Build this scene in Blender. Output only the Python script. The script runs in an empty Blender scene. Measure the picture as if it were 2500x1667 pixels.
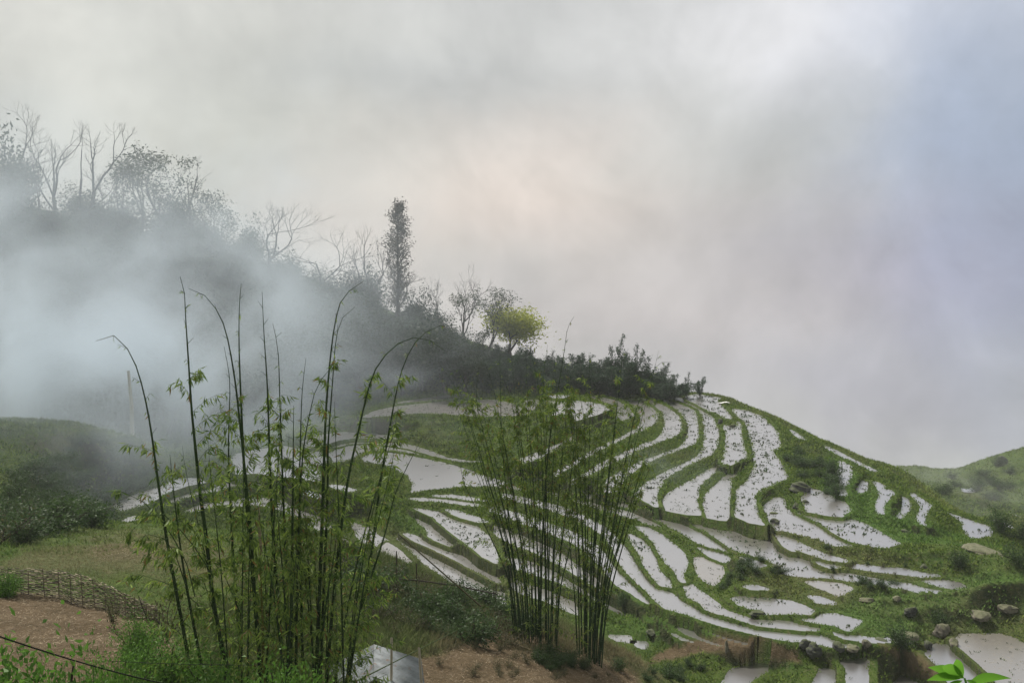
import bpy, math, random
import numpy as np
R=math.radians
rng=np.random.default_rng(7); random.seed(7)
S=bpy.context.scene
COL=S.collection
# ---------------------------------------------------------------- camera
F=2430.0; H0=540.0; CX,CY=1250.0,833.5
PITCH=math.atan((CY-H0)/F)
cam=bpy.data.cameras.new('camera'); cam.sensor_width=36; cam.lens=36*F/2500; cam.clip_start=.1; cam.clip_end=6000
co=bpy.data.objects.new('camera',cam); COL.objects.link(co); co.location=(0,0,0); co.rotation_euler=(R(90)-PITCH,0,0)
S.camera=co
cp,sp=math.cos(PITCH),math.sin(PITCH)
def ray(px,py):
    u=(np.asarray(px,float)-CX)/F; v=(CY-np.asarray(py,float))/F
    x=u; y=cp+v*sp; z=-sp+v*cp
    h=np.hypot(x,y)
    return x/h,y/h,z/h
def tn(px,py): return -ray(px,py)[2]
def azim(px):
    x,y,_=ray(px,900); return np.arctan2(x,y)
def W(px,py,r):                      # a place seen at a pixel, r metres away over the ground
    x,y,z=ray(px,py); return (float(x*r),float(y*r),float(z*r))

# ---------------------------------------------------------------- render settings, light, sky
S.render.engine='CYCLES'
S.view_settings.view_transform='Standard'; S.view_settings.look='None'; S.view_settings.gamma=1; S.view_settings.exposure=.36
S.cycles.use_denoising=True; S.cycles.max_bounces=8; S.cycles.diffuse_bounces=2; S.cycles.glossy_bounces=2; S.cycles.transmission_bounces=2
S.cycles.transparent_max_bounces=8; S.cycles.volume_bounces=3; S.cycles.volume_step_rate=2.0; S.cycles.volume_max_steps=128
S.cycles.sample_clamp_indirect=4
SUN_EL,SUN_AZ=R(54),R(-38)            # high, beyond the hill and a little to the left
sl=bpy.data.lights.new('sun','SUN'); sl.energy=4.6; sl.angle=R(11); sl.color=(1,.95,.87)
so=bpy.data.objects.new('sun',sl); COL.objects.link(so)
so.rotation_euler=(R(90)-SUN_EL,0,-SUN_AZ+math.pi)
class NT:
    def __init__(s,nt): s.nt=nt; nt.nodes.clear()
    def n(s,t,**k):
        nd=s.nt.nodes.new(t)
        for a,b in k.items(): setattr(nd,a,b)
        return nd
    def set(s,sock,v):
        if isinstance(v,bpy.types.NodeSocket): s.nt.links.new(v,sock)
        elif isinstance(v,(tuple,list)): sock.default_value=tuple(v)+((1,) if len(v)==3 and sock.type=='RGBA' else ())
        else: sock.default_value=v
    def m(s,op,a,b=0.0,c=0.0,clamp=False):
        nd=s.n('ShaderNodeMath',operation=op,use_clamp=clamp)
        s.set(nd.inputs[0],a); s.set(nd.inputs[1],b)
        if len(nd.inputs)>2: s.set(nd.inputs[2],c)
        return nd.outputs[0]
    def mix(s,f,a,b,blend='MIX'):
        nd=s.n('ShaderNodeMix',data_type='RGBA',blend_type=blend)
        s.set(nd.inputs[0],f); s.set(nd.inputs[6],a); s.set(nd.inputs[7],b)
        return nd.outputs[2]
    def noise(s,vec,scale,detail=3,rough=.5,dist=0.0,col=False):
        nd=s.n('ShaderNodeTexNoise'); 
        if vec is not None: s.set(nd.inputs['Vector'],vec)
        nd.inputs['Scale'].default_value=scale; nd.inputs['Detail'].default_value=detail
        nd.inputs['Roughness'].default_value=rough; nd.inputs['Distortion'].default_value=dist
        return nd.outputs['Color' if col else 'Fac']
    def ramp(s,f,*st):
        nd=s.n('ShaderNodeValToRGB'); cr=nd.color_ramp
        while len(cr.elements)<len(st): cr.elements.new(.5)
        for e,(p,c) in zip(cr.elements,st):
            e.position=p; e.color=(tuple(c)+(1,)) if isinstance(c,(tuple,list)) else (c,c,c,1)
        s.set(nd.inputs[0],f); return nd.outputs[0]
    def smooth(s,f,a,b):
        nd=s.n('ShaderNodeMapRange',interpolation_type='SMOOTHSTEP'); s.set(nd.inputs[0],f); nd.inputs[1].default_value=a; nd.inputs[2].default_value=b
        return nd.outputs[0]
def lin(*c): return tuple(((x/255)/12.92 if x/255<.04045 else ((x/255+.055)/1.055)**2.4) for x in c)
wd=bpy.data.worlds.new('World'); S.world=wd; wd.use_nodes=True
w=NT(wd.node_tree)
tc=w.n('ShaderNodeTexCoord').outputs['Generated']
sx=w.n('ShaderNodeSeparateXYZ'); w.set(sx.inputs[0],tc)
az=w.m('ARCTAN2',sx.outputs[0],sx.outputs[1]); el=w.m('ARCSINE',sx.outputs[2])
ns1=w.noise(tc,2.2,5,.55,.5,col=True)
sc=w.n('ShaderNodeSeparateColor'); w.set(sc.inputs[0],ns1)
az2=w.m('MULTIPLY_ADD',w.m('SUBTRACT',sc.outputs[0],.5),.42,az)
el2=w.m('MULTIPLY_ADD',w.m('SUBTRACT',sc.outputs[1],.5),.34,el)
colr=lin(*SKYBASE) if 'SKYBASE' in globals() else lin(186,186,182)
# banks of cloud: where they stand (azimuth, elevation) and how wide, and their own tone
for px,py,rx,ry,k,c in [
  (100,60,520,380,.8,(207,204,190)),(420,130,260,330,.8,(206,205,196)),(620,300,420,260,.55,(200,200,190)),(-300,700,600,600,.7,(165,168,170)),
  (1000,200,420,110,.6,(158,161,162)),(1350,330,420,130,.5,(166,167,165)),
  (1270,480,330,190,.85,(229,214,205)),(1900,30,520,150,.8,(226,224,225)),(2200,-120,500,250,.7,(232,230,232)),
  (1700,420,420,180,.45,(180,180,178)),(2480,330,360,420,.8,(132,148,178)),(2450,620,330,260,.85,(142,150,178)),
  (1850,560,300,150,.35,(170,163,170)),(2150,700,400,180,.6,(165,158,172)),(1500,800,500,170,.6,(198,190,190)),
  (2100,980,500,130,.7,(170,168,176)),(900,620,300,160,.6,(203,196,190)),(600,-500,1500,420,.6,(205,205,205)),(3600,0,900,900,.7,(150,165,190))]:
    x,y,z=ray(px,py); a0=math.atan2(x,y); e0=math.atan(z)
    da=w.m('DIVIDE',w.m('SUBTRACT',az2,a0),rx/F); de=w.m('DIVIDE',w.m('SUBTRACT',el2,e0),ry/F)
    d2=w.m('ADD',w.m('MULTIPLY',da,da),w.m('MULTIPLY',de,de))
    g=w.m('MULTIPLY',w.m('EXPONENT',w.m('MULTIPLY',d2,-1.0)),k)
    colr=w.mix(g,colr,lin(*c))
fine=w.noise(tc,4.2,7,.60,.5); big=w.noise(tc,1.3,3,.5,.2)
fi2=w.noise(tc,11,5,.6,.4)
mod=w.m('ADD',w.m('MULTIPLY',w.m('SUBTRACT',fi2,.5),.45),w.m('ADD',w.m('MULTIPLY_ADD',w.m('SUBTRACT',fine,.5),.80,1.0),w.m('MULTIPLY',w.m('SUBTRACT',big,.5),.30)))
colr=w.mix(1.0,colr,w.n('ShaderNodeCombineColor').outputs[0],'MULTIPLY')
mc=colr.node.inputs[7].links[0].from_node
for i in range(3): w.set(mc.inputs[i],mod)
sky=w.n('ShaderNodeTexSky',sky_type='NISHITA'); sky.sun_disc=False; sky.sun_elevation=SUN_EL; sky.sun_rotation=SUN_AZ
b1=w.n('ShaderNodeBackground'); w.set(b1.inputs[0],sky.outputs[0]); b1.inputs[1].default_value=.08
b2=w.n('ShaderNodeBackground'); w.set(b2.inputs[0],colr); b2.inputs[1].default_value=.90
ms=w.n('ShaderNodeMixShader'); ms.inputs[0].default_value=.93; w.set(ms.inputs[1],b1.outputs[0]); w.set(ms.inputs[2],b2.outputs[0])
wo=w.n('ShaderNodeOutputWorld'); w.set(wo.inputs[0],ms.outputs[0])
wd.cycles.sampling_method='MANUAL'; wd.cycles.sample_map_resolution=512

# ---------------------------------------------------------------- the terraces: outlines of the flooded fields
TL={1:(800,940,3.92),2:(1400,940,3.92),3:(1900,1000,3.92),4:(1900,1267,3.92),5:(1400,1267,3.92),6:(900,1180,3.92),7:(400,1020,3.92),8:(200,1050,5.2267)}
def T(*segs):
    out=[]
    for t,s in segs:
        ox,oy,k=TL[t]
        v=[float(a) for a in s.replace(',',' ').split()]
        out+=[(ox+v[i]/k,oy+v[i+1]/k) for i in range(0,len(v),2)]
    return np.array(out)
PONDS={}   # name: (outline, nearest distance, kind)  kind: w clear water, s seedlings, c dark clumps, m mud
def P(n,k,*segs,d0=76): PONDS[n]=(T(*segs),d0,k)
P('A1','w',(1,'700 160 900 130 1100 105 1300 85 1400 90 1420 105 1200 125 1000 145 800 165 640 180'))
P('A2','s',(1,'500 235 700 195 1000 165 1200 150 1450 140 1600 140 1750 165 1850 215 1950 260 2000 290 1800 300 1500 305 1350 300 1100 280 900 275 700 290 400 310 330 310 420 260'))
P('A3','s',(1,'1880 150 2000 140 2060 165 2080 190 2000 240 1920 235 1880 180'))
P('A4','w',(1,'2080 100 2250 95 2350 105 2250 125 2120 120'))
P('B0','s',(1,'2120 300 2180 240 2200 190 2080 150 2200 140 2352 150'),(2,'150 160 280 190 340 235 200 290 60 330 0 345'),(1,'2230 290'))
P('B1','s',(2,'60 95 250 115 420 150 520 220 570 290 530 320 380 370 200 430 0 510'),(1,'2200 590 2050 685 1870 745 1860 700 2000 650 2150 590 2300 530'),(2,'0 485 150 425 300 365 400 330 430 290 400 230 330 180 230 145'))
P('B2','s',(2,'500 140 650 160 750 190 800 230 815 290 790 350 720 400 650 440 540 480 300 595 150 675 0 765'),(1,'2240 835 2150 880 2140 860 2240 800'),(2,'0 735 150 650 300 570 480 490 600 425 645 380 645 320 620 250 570 190'))
P('B3','s',(2,'640 120 760 155 850 190 930 240 1000 300 1025 360 1020 430 980 480 880 520 800 550 600 630 400 730 250 800 150 850 0 945 0 915 130 835 200 785 400 690 560 610 700 555 800 525 850 475 885 400 885 330 860 255 790 200 700 150'))
P('B4','c',(2,'720 110 850 125 960 165 1060 200 1150 240 1175 300 1180 400 1185 500 1150 560 1050 600 960 635 800 695 650 775 520 860 440 950 430 1010 290 1030 300 960 350 890 500 795 700 712 900 640 1040 590 1090 520 1110 430 1100 370 1040 290 960 220 860 160 760 122'))
P('B5','c',(2,'910 105 1030 125 1080 150 1180 200 1260 260 1330 320 1370 400 1390 480 1380 560 1330 650 1250 690 1100 760 950 840 850 920 800 1000 780 1080 790 1160 700 1110 600 1055 620 1020 700 940 900 825 1100 733 1200 680 1250 600 1265 500 1260 400 1245 300 1200 235 1080 180 950 130'))
P('C1','c',(2,'1085 100 1180 85 1410 120 1370 155 1440 220 1520 320 1470 330 1440 310 1390 275 1300 250 1200 190 1090 140'))
P('B6','c',(2,'1450 385 1560 405 1575 350 1600 390 1600 480 1620 580 1645 650 1640 700 1560 730 1490 765 1430 750 1440 700 1465 600 1470 500 1450 420'))
P('B7','s',(2,'1390 785 1330 850 1250 910 1200 980 1180 1060 1175 1120 1200 1200 1215 1245 1100 1240 900 1200 870 1160 860 1100 900 1050 1000 980 1150 900 1300 810 1370 780'))
P('B8','s',(2,'1590 810 1540 870 1500 900 1500 1000 1490 1080 1480 1140 1490 1210 1530 1280 1560 1300 1400 1290 1290 1270 1250 1150 1260 1080 1300 1010 1380 950 1450 880 1530 820'))
P('B9','c',(2,'1520 225 1650 240 1780 290 1840 330 1900 400 1950 450 1970 530 1985 590 1900 630 1940 690 1990 740 2020 830 2060 890 1940 930 1860 970 1750 1030 1720 1070 1740 1180 1770 1270 1810 1340 1700 1320 1570 1260 1560 1150 1580 1080 1570 1000 1650 940 1700 860 1740 750 1720 640 1700 520 1670 430 1620 340 1550 280'))
P('D1','s',(2,'1810 1170 1880 1110 1960 1070 2010 1090 2030 1180 2110 1230 2200 1280'),(3,'200 1035 330 1095 460 1155 560 1215 690 1290 670 1310 520 1300 400 1250 230 1200 60 1160'),(2,'1960 1390 1870 1310 1830 1220'))
P('D2','s',(3,'300 750 380 770 560 840 640 890 690 950 640 1000 600 1025 450 1010 290 980 260 940 230 860 270 790'),d0=95)
P('D3','c',(3,'200 990 400 1040 550 1050 720 1050 850 1100 960 1160 1060 1220 1160 1280 1030 1320 900 1310 700 1260 560 1190 400 1080 280 1030'))
P('E1','c',(3,'590 490 690 540 690 620 660 700 620 740 640 820 610 820 585 740 580 640 600 560'),d0=108)
P('E2','c',(3,'820 680 865 700 835 770 770 800 765 750'),d0=112)
P('E3','c',(3,'930 690 1000 720 1010 800 1070 770 1090 800 1000 900 990 1000 960 990 950 900 990 820 960 740'),d0=108)
P('E4','c',(3,'1210 840 1250 890 1240 950 1150 1040 1210 960'),d0=110)
P('E5','c',(3,'1280 800 1440 910 1400 980 1375 1040 1390 1100 1355 1060 1360 1000 1390 930 1320 850'),d0=108)
P('E6','c',(3,'1620 985 1780 1040 1900 1080 2000 1110 2030 1160 2010 1210 1860 1225 1810 1190 1780 1120 1800 1100 1700 1030'),d0=108)
P('E7','w',(3,'1370 1215 1480 1240 1460 1255 1380 1240'),d0=106)
P('E8','w',(3,'120 195 180 230 250 285 190 265 130 215'),d0=150)
P('E9','c',(3,'380 315 560 395 700 470 800 515 940 590 900 590 760 520 600 445 450 365'),d0=146)
P('X1','w',(3,'1760 750 1850 750 1930 775 1880 790 1800 795 1765 775'),d0=182)
P('X2','c',(3,'2060 1055 2200 1095 2240 1130 2150 1115'),d0=160)
P('X3','c',(3,'2190 980 2352 1040 2330 1055 2200 1000'),d0=170)
P('F2','w',(1,'1680 770 1850 845 2050 910 2200 960 2352 1015'),(2,'150 1045 330 1085 480 1125 650 1170 800 1210 950 1280 1100 1350 1240 1430 1400 1530'),(5,'1470 305 1330 270 1200 225 1100 165 950 80'),(2,'960 1370 850 1310 700 1240 580 1190 400 1150 200 1100 0 1050'),(1,'2200 1000 2050 950 1850 880 1700 810'))
P('F3','s',(1,'2100 1020 2352 1075'),(2,'200 1135 400 1185 560 1215 700 1285 820 1350 700 1320 600 1285 400 1225 200 1165 0 1110'),(1,'2200 1060'))
P('G1','c',(2,'930 1240 1100 1260 1300 1300 1500 1340 1700 1390 1830 1430 1900 1500'),(5,'2000 280 2080 330 2200 370 2260 400 2300 450'),(4,'310 435 340 465 480 495 620 515 800 545 960 575 1050 595 1250 615 1400 660 1560 690 1540 715 1350 710 1250 680 1150 660 1020 640 880 620 800 600 600 580 380 560 200 550 60 530'),(5,'2250 560 2080 540 2020 520 2000 480 1900 410 1700 350 1530 290 1400 200 1300 130 1150 60'),(2,'1000 1285'))
P('G2','s',(5,'1940 140 2100 200'),(4,'200 230 350 300 480 350 640 390 630 405 500 390 400 360 250 310 60 240'),(5,'2100 300 2020 250 1980 190'))
P('G3','w',(4,'385 400 480 425 580 455 500 460 400 425'))
P('G4','w',(4,'640 435 820 440 950 460 1200 480 1400 520 1530 540 1350 545 1150 520 1000 510 850 485 680 455'))
P('G5','s',(4,'1400 590 1600 590 1720 610 1790 655 1740 670 1600 650 1500 630'))
P('G6','m',(4,'280 600 450 600 600 620 690 660 640 710 570 730 480 690 350 640'))
P('H1','w',(5,'1620 370 1760 410 1820 440 1750 460 1650 410'))
P('F4','w',(5,'1200 270 1300 300 1420 330 1500 390 1450 410 1340 365 1250 310'))
P('F5','w',(5,'610 75 700 80 840 150 950 240 1040 320 1080 400 1060 480 1030 520 1050 600 1030 590 990 500 900 420 830 310 780 220 700 140'))
P('F6','s',(5,'1060 600 1110 620 1200 690 1270 740 1350 800 1450 880 1600 930 1720 970 1850 970 2000 980 2200 1010'),(4,'0 975 150 1000 370 1045 200 1050 0 1015'),(5,'2300 1055 2100 1040 1950 1030 1750 1000 1650 970 1500 920 1370 890 1290 860 1240 800 1110 740 1090 680'))
P('F7','m',(5,'1160 370 1300 360 1400 420 1430 500 1380 600 1330 630 1240 580 1190 500'))
P('F9','c',(5,'540 150 640 200 720 270 760 340 780 430 820 520 900 590 915 640 850 630 780 560 700 450 640 320 580 240'))
P('F8','w',(6,'1300 100 1600 160 1900 240 2180 380'),(5,'330 100 400 180 500 300 560 400 620 490 700 600 820 660 950 730 1050 810 1180 880 1300 940 1500 1000 1700 1050 1900 1070 2100 1090'),(4,'0 1080 200 1090 400 1120 560 1150 700 1180 720 1210 500 1210 300 1170 150 1150 0 1130'),(5,'2100 1160 1900 1130 1650 1070 1450 1020 1250 960 1080 900 900 850 820 790 720 690 620 600 520 500 450 400 380 270 320 170'),(6,'2140 420 1880 300 1600 210 1300 150'))
P('FA','w',(6,'1150 215 1450 290 1750 390 1980 480 2180 600'),(5,'330 400 420 520 500 580 600 690 720 800 660 770 560 700 440 640 330 520 230 400'),(6,'2080 640 1950 560 1700 460 1400 350 1150 260'))
P('FB','s',(6,'1180 400 1400 480 1600 560 1800 650 1950 760 2100 870'),(5,'340 660 480 750 620 835 760 915 900 985 890 1000 760 945 620 865 480 785 340 715'),(6,'2050 900 1850 780 1650 680 1400 580 1250 520'))
P('FC','w',(5,'1000 1035 1150 1080 1300 1130 1450 1180 1540 1215 1400 1195 1250 1150 1100 1095'))
P('FD','w',(5,'1250 1045 1450 1105 1640 1168 1640 1180 1450 1130 1290 1075'))
P('FE','w',(6,'1300 700 1500 740 1700 800 1900 900 2050 980'),(5,'370 840 480 880 620 950 700 980 900 1060 940 1080 750 1020 600 965 450 900'),(6,'2050 1040 1850 950 1650 880 1450 820 1320 780'))
P('FF','w',(5,'790 1080 850 1085 910 1130 800 1112'))
P('FG','w',(5,'970 1100 1060 1125 1150 1160 1060 1145'))
P('FH','s',(5,'370 1120 530 1125 545 1170 430 1155'))
P('FI','w',(5,'600 1170 680 1185 675 1230 620 1205'))
P('FJ','w',(5,'1030 1225 1085 1232 1075 1258 1040 1250'))
P('FK','s',(6,'1350 900 1550 930 1750 1040 1950 1130 2000 1250 1850 1200 1700 1120 1500 1060 1380 1000'),d0=84)
P('J1','c',(5,'1520 760 1620 740 1680 720 1800 720 1900 760 2050 780 2200 830'),(4,'150 810 250 840 330 870 290 905 150 900 0 905'),(5,'1950 890 1850 910 1800 860 1700 850 1600 820'))
P('J0','w',(5,'1650 640 1750 640 1840 665 1700 662'))
P('J2','c',(4,'250 960 400 910 560 910 700 950 780 970 740 1010 660 1060 560 1010 400 990'))
P('J3','w',(4,'310 740 400 750 530 800 480 808 380 790'))
P('K0','w',(4,'560 1095 700 1115 900 1145 1050 1148 1100 1165 850 1165 650 1135'))
P('K1','w',(4,'1420 1290 1500 1200 1640 1200 1700 1260 1780 1330 1880 1430 2030 1530 1990 1640 1700 1640 1560 1430 1480 1340'),d0=74)
P('K2','m',(4,'1700 1150 1750 1100 1900 1100 2150 1100 2280 1150 2352 1200 2500 1300 2500 1640 2150 1640 2000 1440 1850 1310 1740 1210'),d0=74)
P('K3','w',(4,'620 1330 680 1310 800 1310 840 1350 830 1460 850 1660 680 1660 680 1430 620 1370'),d0=70)
P('K4','w',(4,'430 1440 510 1440 520 1660 320 1660'),d0=70)
P('K5','w',(5,'1400 1660 1480 1500 1550 1430 1700 1400 1780 1370 1890 1380 1820 1450 1700 1520 1600 1600 1560 1660'),d0=70)
P('K6','w',(4,'1190 1500 1300 1567 1330 1660 1130 1660 1130 1567'),d0=74)
P('M0','w',(7,'1330 230 1450 170 1700 135 1950 140'),(1,'560 480 680 515 480 510 250 510 100 530'),(7,'1560 250 1500 270 1380 290'))
P('M1','w',(1,'20 580 150 545 300 525 480 530 700 550 850 590 1000 640 1150 700 1350 725 1500 735 1320 742 1130 712 950 655 800 612 600 575 400 555 200 562 60 600'))
P('M2','w',(7,'1560 350 1700 280 1850 262'),(1,'480 570 650 585 800 630 950 670 1080 700 900 682 750 648 600 630 400 635 320 650 260 690 200 720 80 745 0 750'))
P('M3','w',(7,'640 400 700 345 900 300 1150 270 1330 300 1500 330 1560 400 1500 480 1480 570 1490 610 1350 600 1100 560 900 530 700 540 680 460'))
P('PP','w',(1,'330 690 420 655 600 650 750 670 900 700 1100 740 1250 780 1400 830 1500 870 1620 900 1760 960 1900 1010 1800 1000 1600 970 1300 970 1100 990 950 1000 800 1030 820 950 780 870 700 830 550 770 420 745 350 730'))
P('N1','w',(6,'620 115 800 112 1000 138 1150 170 1000 160 800 132'),d0=88)
P('N2','w',(6,'400 145 500 140 650 148 800 163 950 178 1100 215 1000 213 850 193 700 173 500 162'),d0=88)
P('N3','w',(6,'750 250 850 262 950 300 1050 332 1130 365 1050 365 900 325 800 285'),d0=88)
P('N4','c',(6,'430 235 530 250 650 270 760 310 900 350 1000 390 1100 470 1180 560 1230 720 1220 760 1100 700 1000 610 900 540 800 470 720 400 640 330 560 290'),d0=87)
P('N5','s',(6,'450 310 560 350 650 420 750 500 850 580 900 625 800 600 650 540 580 500 570 430 480 370'),d0=88)
P('N6','s',(6,'350 480 430 500 550 550 680 590 800 650 950 720 1080 790 1180 850 1240 940 1150 890 1000 815 880 745 720 665 600 610 450 545'),d0=87)
P('N7','s',(6,'270 520 380 560 500 620 650 690 800 770 900 830 1000 880 1100 950 1200 1000 1280 1050 1310 1200 1200 1200 1100 1140 950 1030 850 990 750 910 640 830 530 760 430 670 340 600 280 550'),d0=84)
P('N8','m',(6,'180 570 260 620 330 680 400 750 300 800 200 850 150 880 60 850 20 760 100 650'),d0=88)
P('Q1','s',(7,'600 800 820 760 960 770 1130 790 1220 850 1400 900 1500 940 1560 1000 1600 1060 1480 1080 1330 980 1150 900 1000 850 860 830 700 850 560 830 400 870 300 900 200 900 300 850 450 810'),d0=109)
P('Q2','s',(7,'1800 1000 1950 1050 2050 1130 2150 1180 2250 1260 2352 1350 2300 1400 2150 1330 2050 1240 1900 1180 1820 1080'),d0=91)
P('Q3','m',(7,'1640 1150 1750 1170 1830 1230 1860 1310 1750 1320 1680 1230'),d0=96)
P('Q4','w',(7,'1270 690 1380 690 1480 735 1560 778 1480 765 1350 720'),d0=114)
P('Q5','s',(7,'380 680 500 640 700 612 900 615 1130 640 900 645 650 655 500 700 200 760 130 770 150 740'))
P('Q6','w',(7,'1590 640 1700 650 1830 690 1780 705 1650 675'),d0=108)
P('R1','s',(8,'250 1110 350 1020 500 900 700 810 1000 720 1250 620 1400 610 1500 620 1560 670 1300 720 1100 790 950 880 800 950 600 1010 400 1070 280 1120'))
P('R2','s',(8,'900 980 1050 930 1200 840 1400 790 1600 740 1500 790 1300 860 1100 940 950 990'))
P('R3','m',(8,'540 1160 640 1100 700 1100 690 1140 560 1180'),d0=106)
NAMES=list(PONDS)
def inpoly(px,py,poly):
    ins=np.zeros(np.shape(px),bool); n=len(poly)
    for i in range(n):
        x1,y1=poly[i]; x2,y2=poly[(i+1)%n]
        c=((y1>py)!=(y2>py))
        with np.errstate(divide='ignore',invalid='ignore'):
            ins^=c&(px<(x2-x1)*(py-y1)/((y2-y1) if y2!=y1 else 1e-9)+x1)
    return ins
# every pond level from how its banks stack up above the pond in front (steps as tall as the bank seen between them)
q=3.0
gx,gy=np.meshgrid(np.arange(200,2560,q),np.arange(930,1700,q))
idm=-np.ones(gx.shape,int)
for i,n in enumerate(NAMES): idm[inpoly(gx,gy,PONDS[n][0])]=i
cons=[]
for c in range(idm.shape[1]):
    col=idm[:,c]; prev=-1; py_=0
    for r_ in range(len(col)):
        k=col[r_]
        if k>=0:
            if prev>=0 and k!=prev and (r_-py_)*q<100: cons.append((prev,k,gx[0,c],gy[py_,0],gy[r_,0]))
            prev=k; py_=r_
lev={}
mag=np.zeros(len(NAMES))
for i,n in enumerate(NAMES):
    po,d0,_=PONDS[n]; mag[i]=max(float(tn(x,y))*d0 for x,y in po)
from collections import defaultdict
pair=defaultdict(list)
for a,b,x,y1,y2 in cons: pair[(a,b)].append((float(tn(x,y1+1)),float(tn(x,y2-1)),y2-y1))
PC=[]
for (a,b),L in pair.items():
    g=np.mean([l[2] for l in L]); g2=np.mean([l[2] for l in pair[(b,a)]]) if (b,a) in pair else 0
    face=(g>g2) and (len(L)>=3) and (g>7 or g2==0)
    PC.append((a,b,np.array([l[0] for l in L]),np.array([l[1] for l in L]),face))
mag_first=None; cap_=None
for rnd in range(10):
    for it in range(80):
        ch=0
        for a,b,t1,t2,face in PC:
            v=np.sort(t1*(mag[b]/t2+.3)); v=v[int(len(v)*.9)] if len(v)>8 else v[-1]
            if cap_ is not None: v=min(v,cap_[a])
            if v>mag[a]+1e-3: mag[a]=v; ch=1
        if not ch: break
    if mag_first is None:
        mag_first=mag.copy(); cap_=mag_first+np.array([.5 if n[0] in 'ABCR' or n in ('M0','M3','Q1','Q4','Q5','PP') else 1.5 for n in NAMES])
    for a,b,t1,t2,face in PC:
        if face and mag[b]<mag[a]+.08 and len(t1)>4: mag[b]=max(mag[b],min(mag[a]+.08,cap_[b],mag[b]+.3))
WP=[]; THK=[]
for i,n in enumerate(NAMES):
    po=PONDS[n][0]; x,y,z=ray(po[:,0],po[:,1]); r=mag[i]/(-z)
    WP.append(np.stack([x*r,y*r],1))
    w_=WP[-1]; x_,y_=w_[:,0],w_[:,1]; ar=abs(np.dot(x_,np.roll(y_,1))-np.dot(y_,np.roll(x_,1)))/2
    THK.append(min(1,2*ar/np.hypot(x_-np.roll(x_,1),y_-np.roll(y_,1)).sum()/2.4))

# ---------------------------------------------------------------- small library
def mesh_np(name,V,Fs,mat=None,parent=None,mats=None,attr=None,smooth=False,link=True):
    """Fs: list of int arrays (n,k) of equal k, one object"""
    me=bpy.data.meshes.new(name); V=np.asarray(V,np.float32)
    if not isinstance(Fs,list): Fs=[Fs]
    Fs=[np.asarray(f,np.int32) for f in Fs if len(f)]
    nl=sum(f.size for f in Fs); nf=sum(len(f) for f in Fs)
    me.vertices.add(len(V)); me.vertices.foreach_set('co',V.ravel())
    me.loops.add(nl); me.polygons.add(nf)
    me.loops.foreach_set('vertex_index',np.concatenate([f.ravel() for f in Fs]))
    tot=np.concatenate([np.full(len(f),f.shape[1],np.int32) for f in Fs]); st=np.concatenate([[0],np.cumsum(tot)[:-1]]).astype(np.int32)
    me.polygons.foreach_set('loop_start',st)
    if smooth: me.polygons.foreach_set('use_smooth',np.ones(nf,bool))
    me.update(calc_edges=True); me.validate()
    if attr:
        for k,a in attr.items():
            at=me.color_attributes.new(k,'FLOAT_COLOR','POINT'); a=np.asarray(a,np.float32)
            if a.shape[1]==3: a=np.concatenate([a,np.ones((len(a),1),np.float32)],1)
            at.data.foreach_set('color',a.ravel())
    if mat: me.materials.append(mat)
    if not link: return me
    o=bpy.data.objects.new(name,me); COL.objects.link(o)
    if parent is not None: o.parent=parent
    return o
def tag(o,label=None,cat=None,group=None,kind=None):
    for k,v in (('label',label),('category',cat),('group',group),('kind',kind)):
        if v: o[k]=v
    return o
def empty(name,loc,rz=0,**k):
    o=bpy.data.objects.new(name,None); COL.objects.link(o); o.location=loc; o.rotation_euler=(0,0,rz); tag(o,**k); return o
def vnoise(x,y,sc,seed=0):
    x=np.asarray(x)/sc+seed*17.31; y=np.asarray(y)/sc+seed*9.17
    xi=np.floor(x).astype(np.int64); yi=np.floor(y).astype(np.int64); fx=x-xi; fy=y-yi
    fx=fx*fx*(3-2*fx); fy=fy*fy*(3-2*fy)
    def h(a,b):
        n=(a*374761393+b*668265263+seed*144269)&0x7fffffff; n=((n^(n>>13))*1274126177)&0x7fffffff
        return ((n^(n>>16))&0xffff)/65535.0
    return (h(xi,yi)*(1-fx)+h(xi+1,yi)*fx)*(1-fy)+(h(xi,yi+1)*(1-fx)+h(xi+1,yi+1)*fx)*fy
def fbm(x,y,sc,seed=0,o=3):
    r=0;a=1;t=0
    for i in range(o): r=r+a*(vnoise(x,y,sc/2**i,seed+i*5)-.5); t+=a; a*=.5
    return r/t*2
def sdist(px,py,poly):
    d=np.full(px.shape,1e9); n=len(poly)
    for i in range(n):
        ax,ay=poly[i]; bx,by=poly[(i+1)%n]; ex,ey=bx-ax,by-ay; L=ex*ex+ey*ey+1e-12
        t=np.clip(((px-ax)*ex+(py-ay)*ey)/L,0,1)
        np.minimum(d,(px-ax-t*ex)**2+(py-ay-t*ey)**2,out=d)
    d=np.sqrt(d); d[inpoly(px,py,poly)]*=-1
    return d
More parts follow.
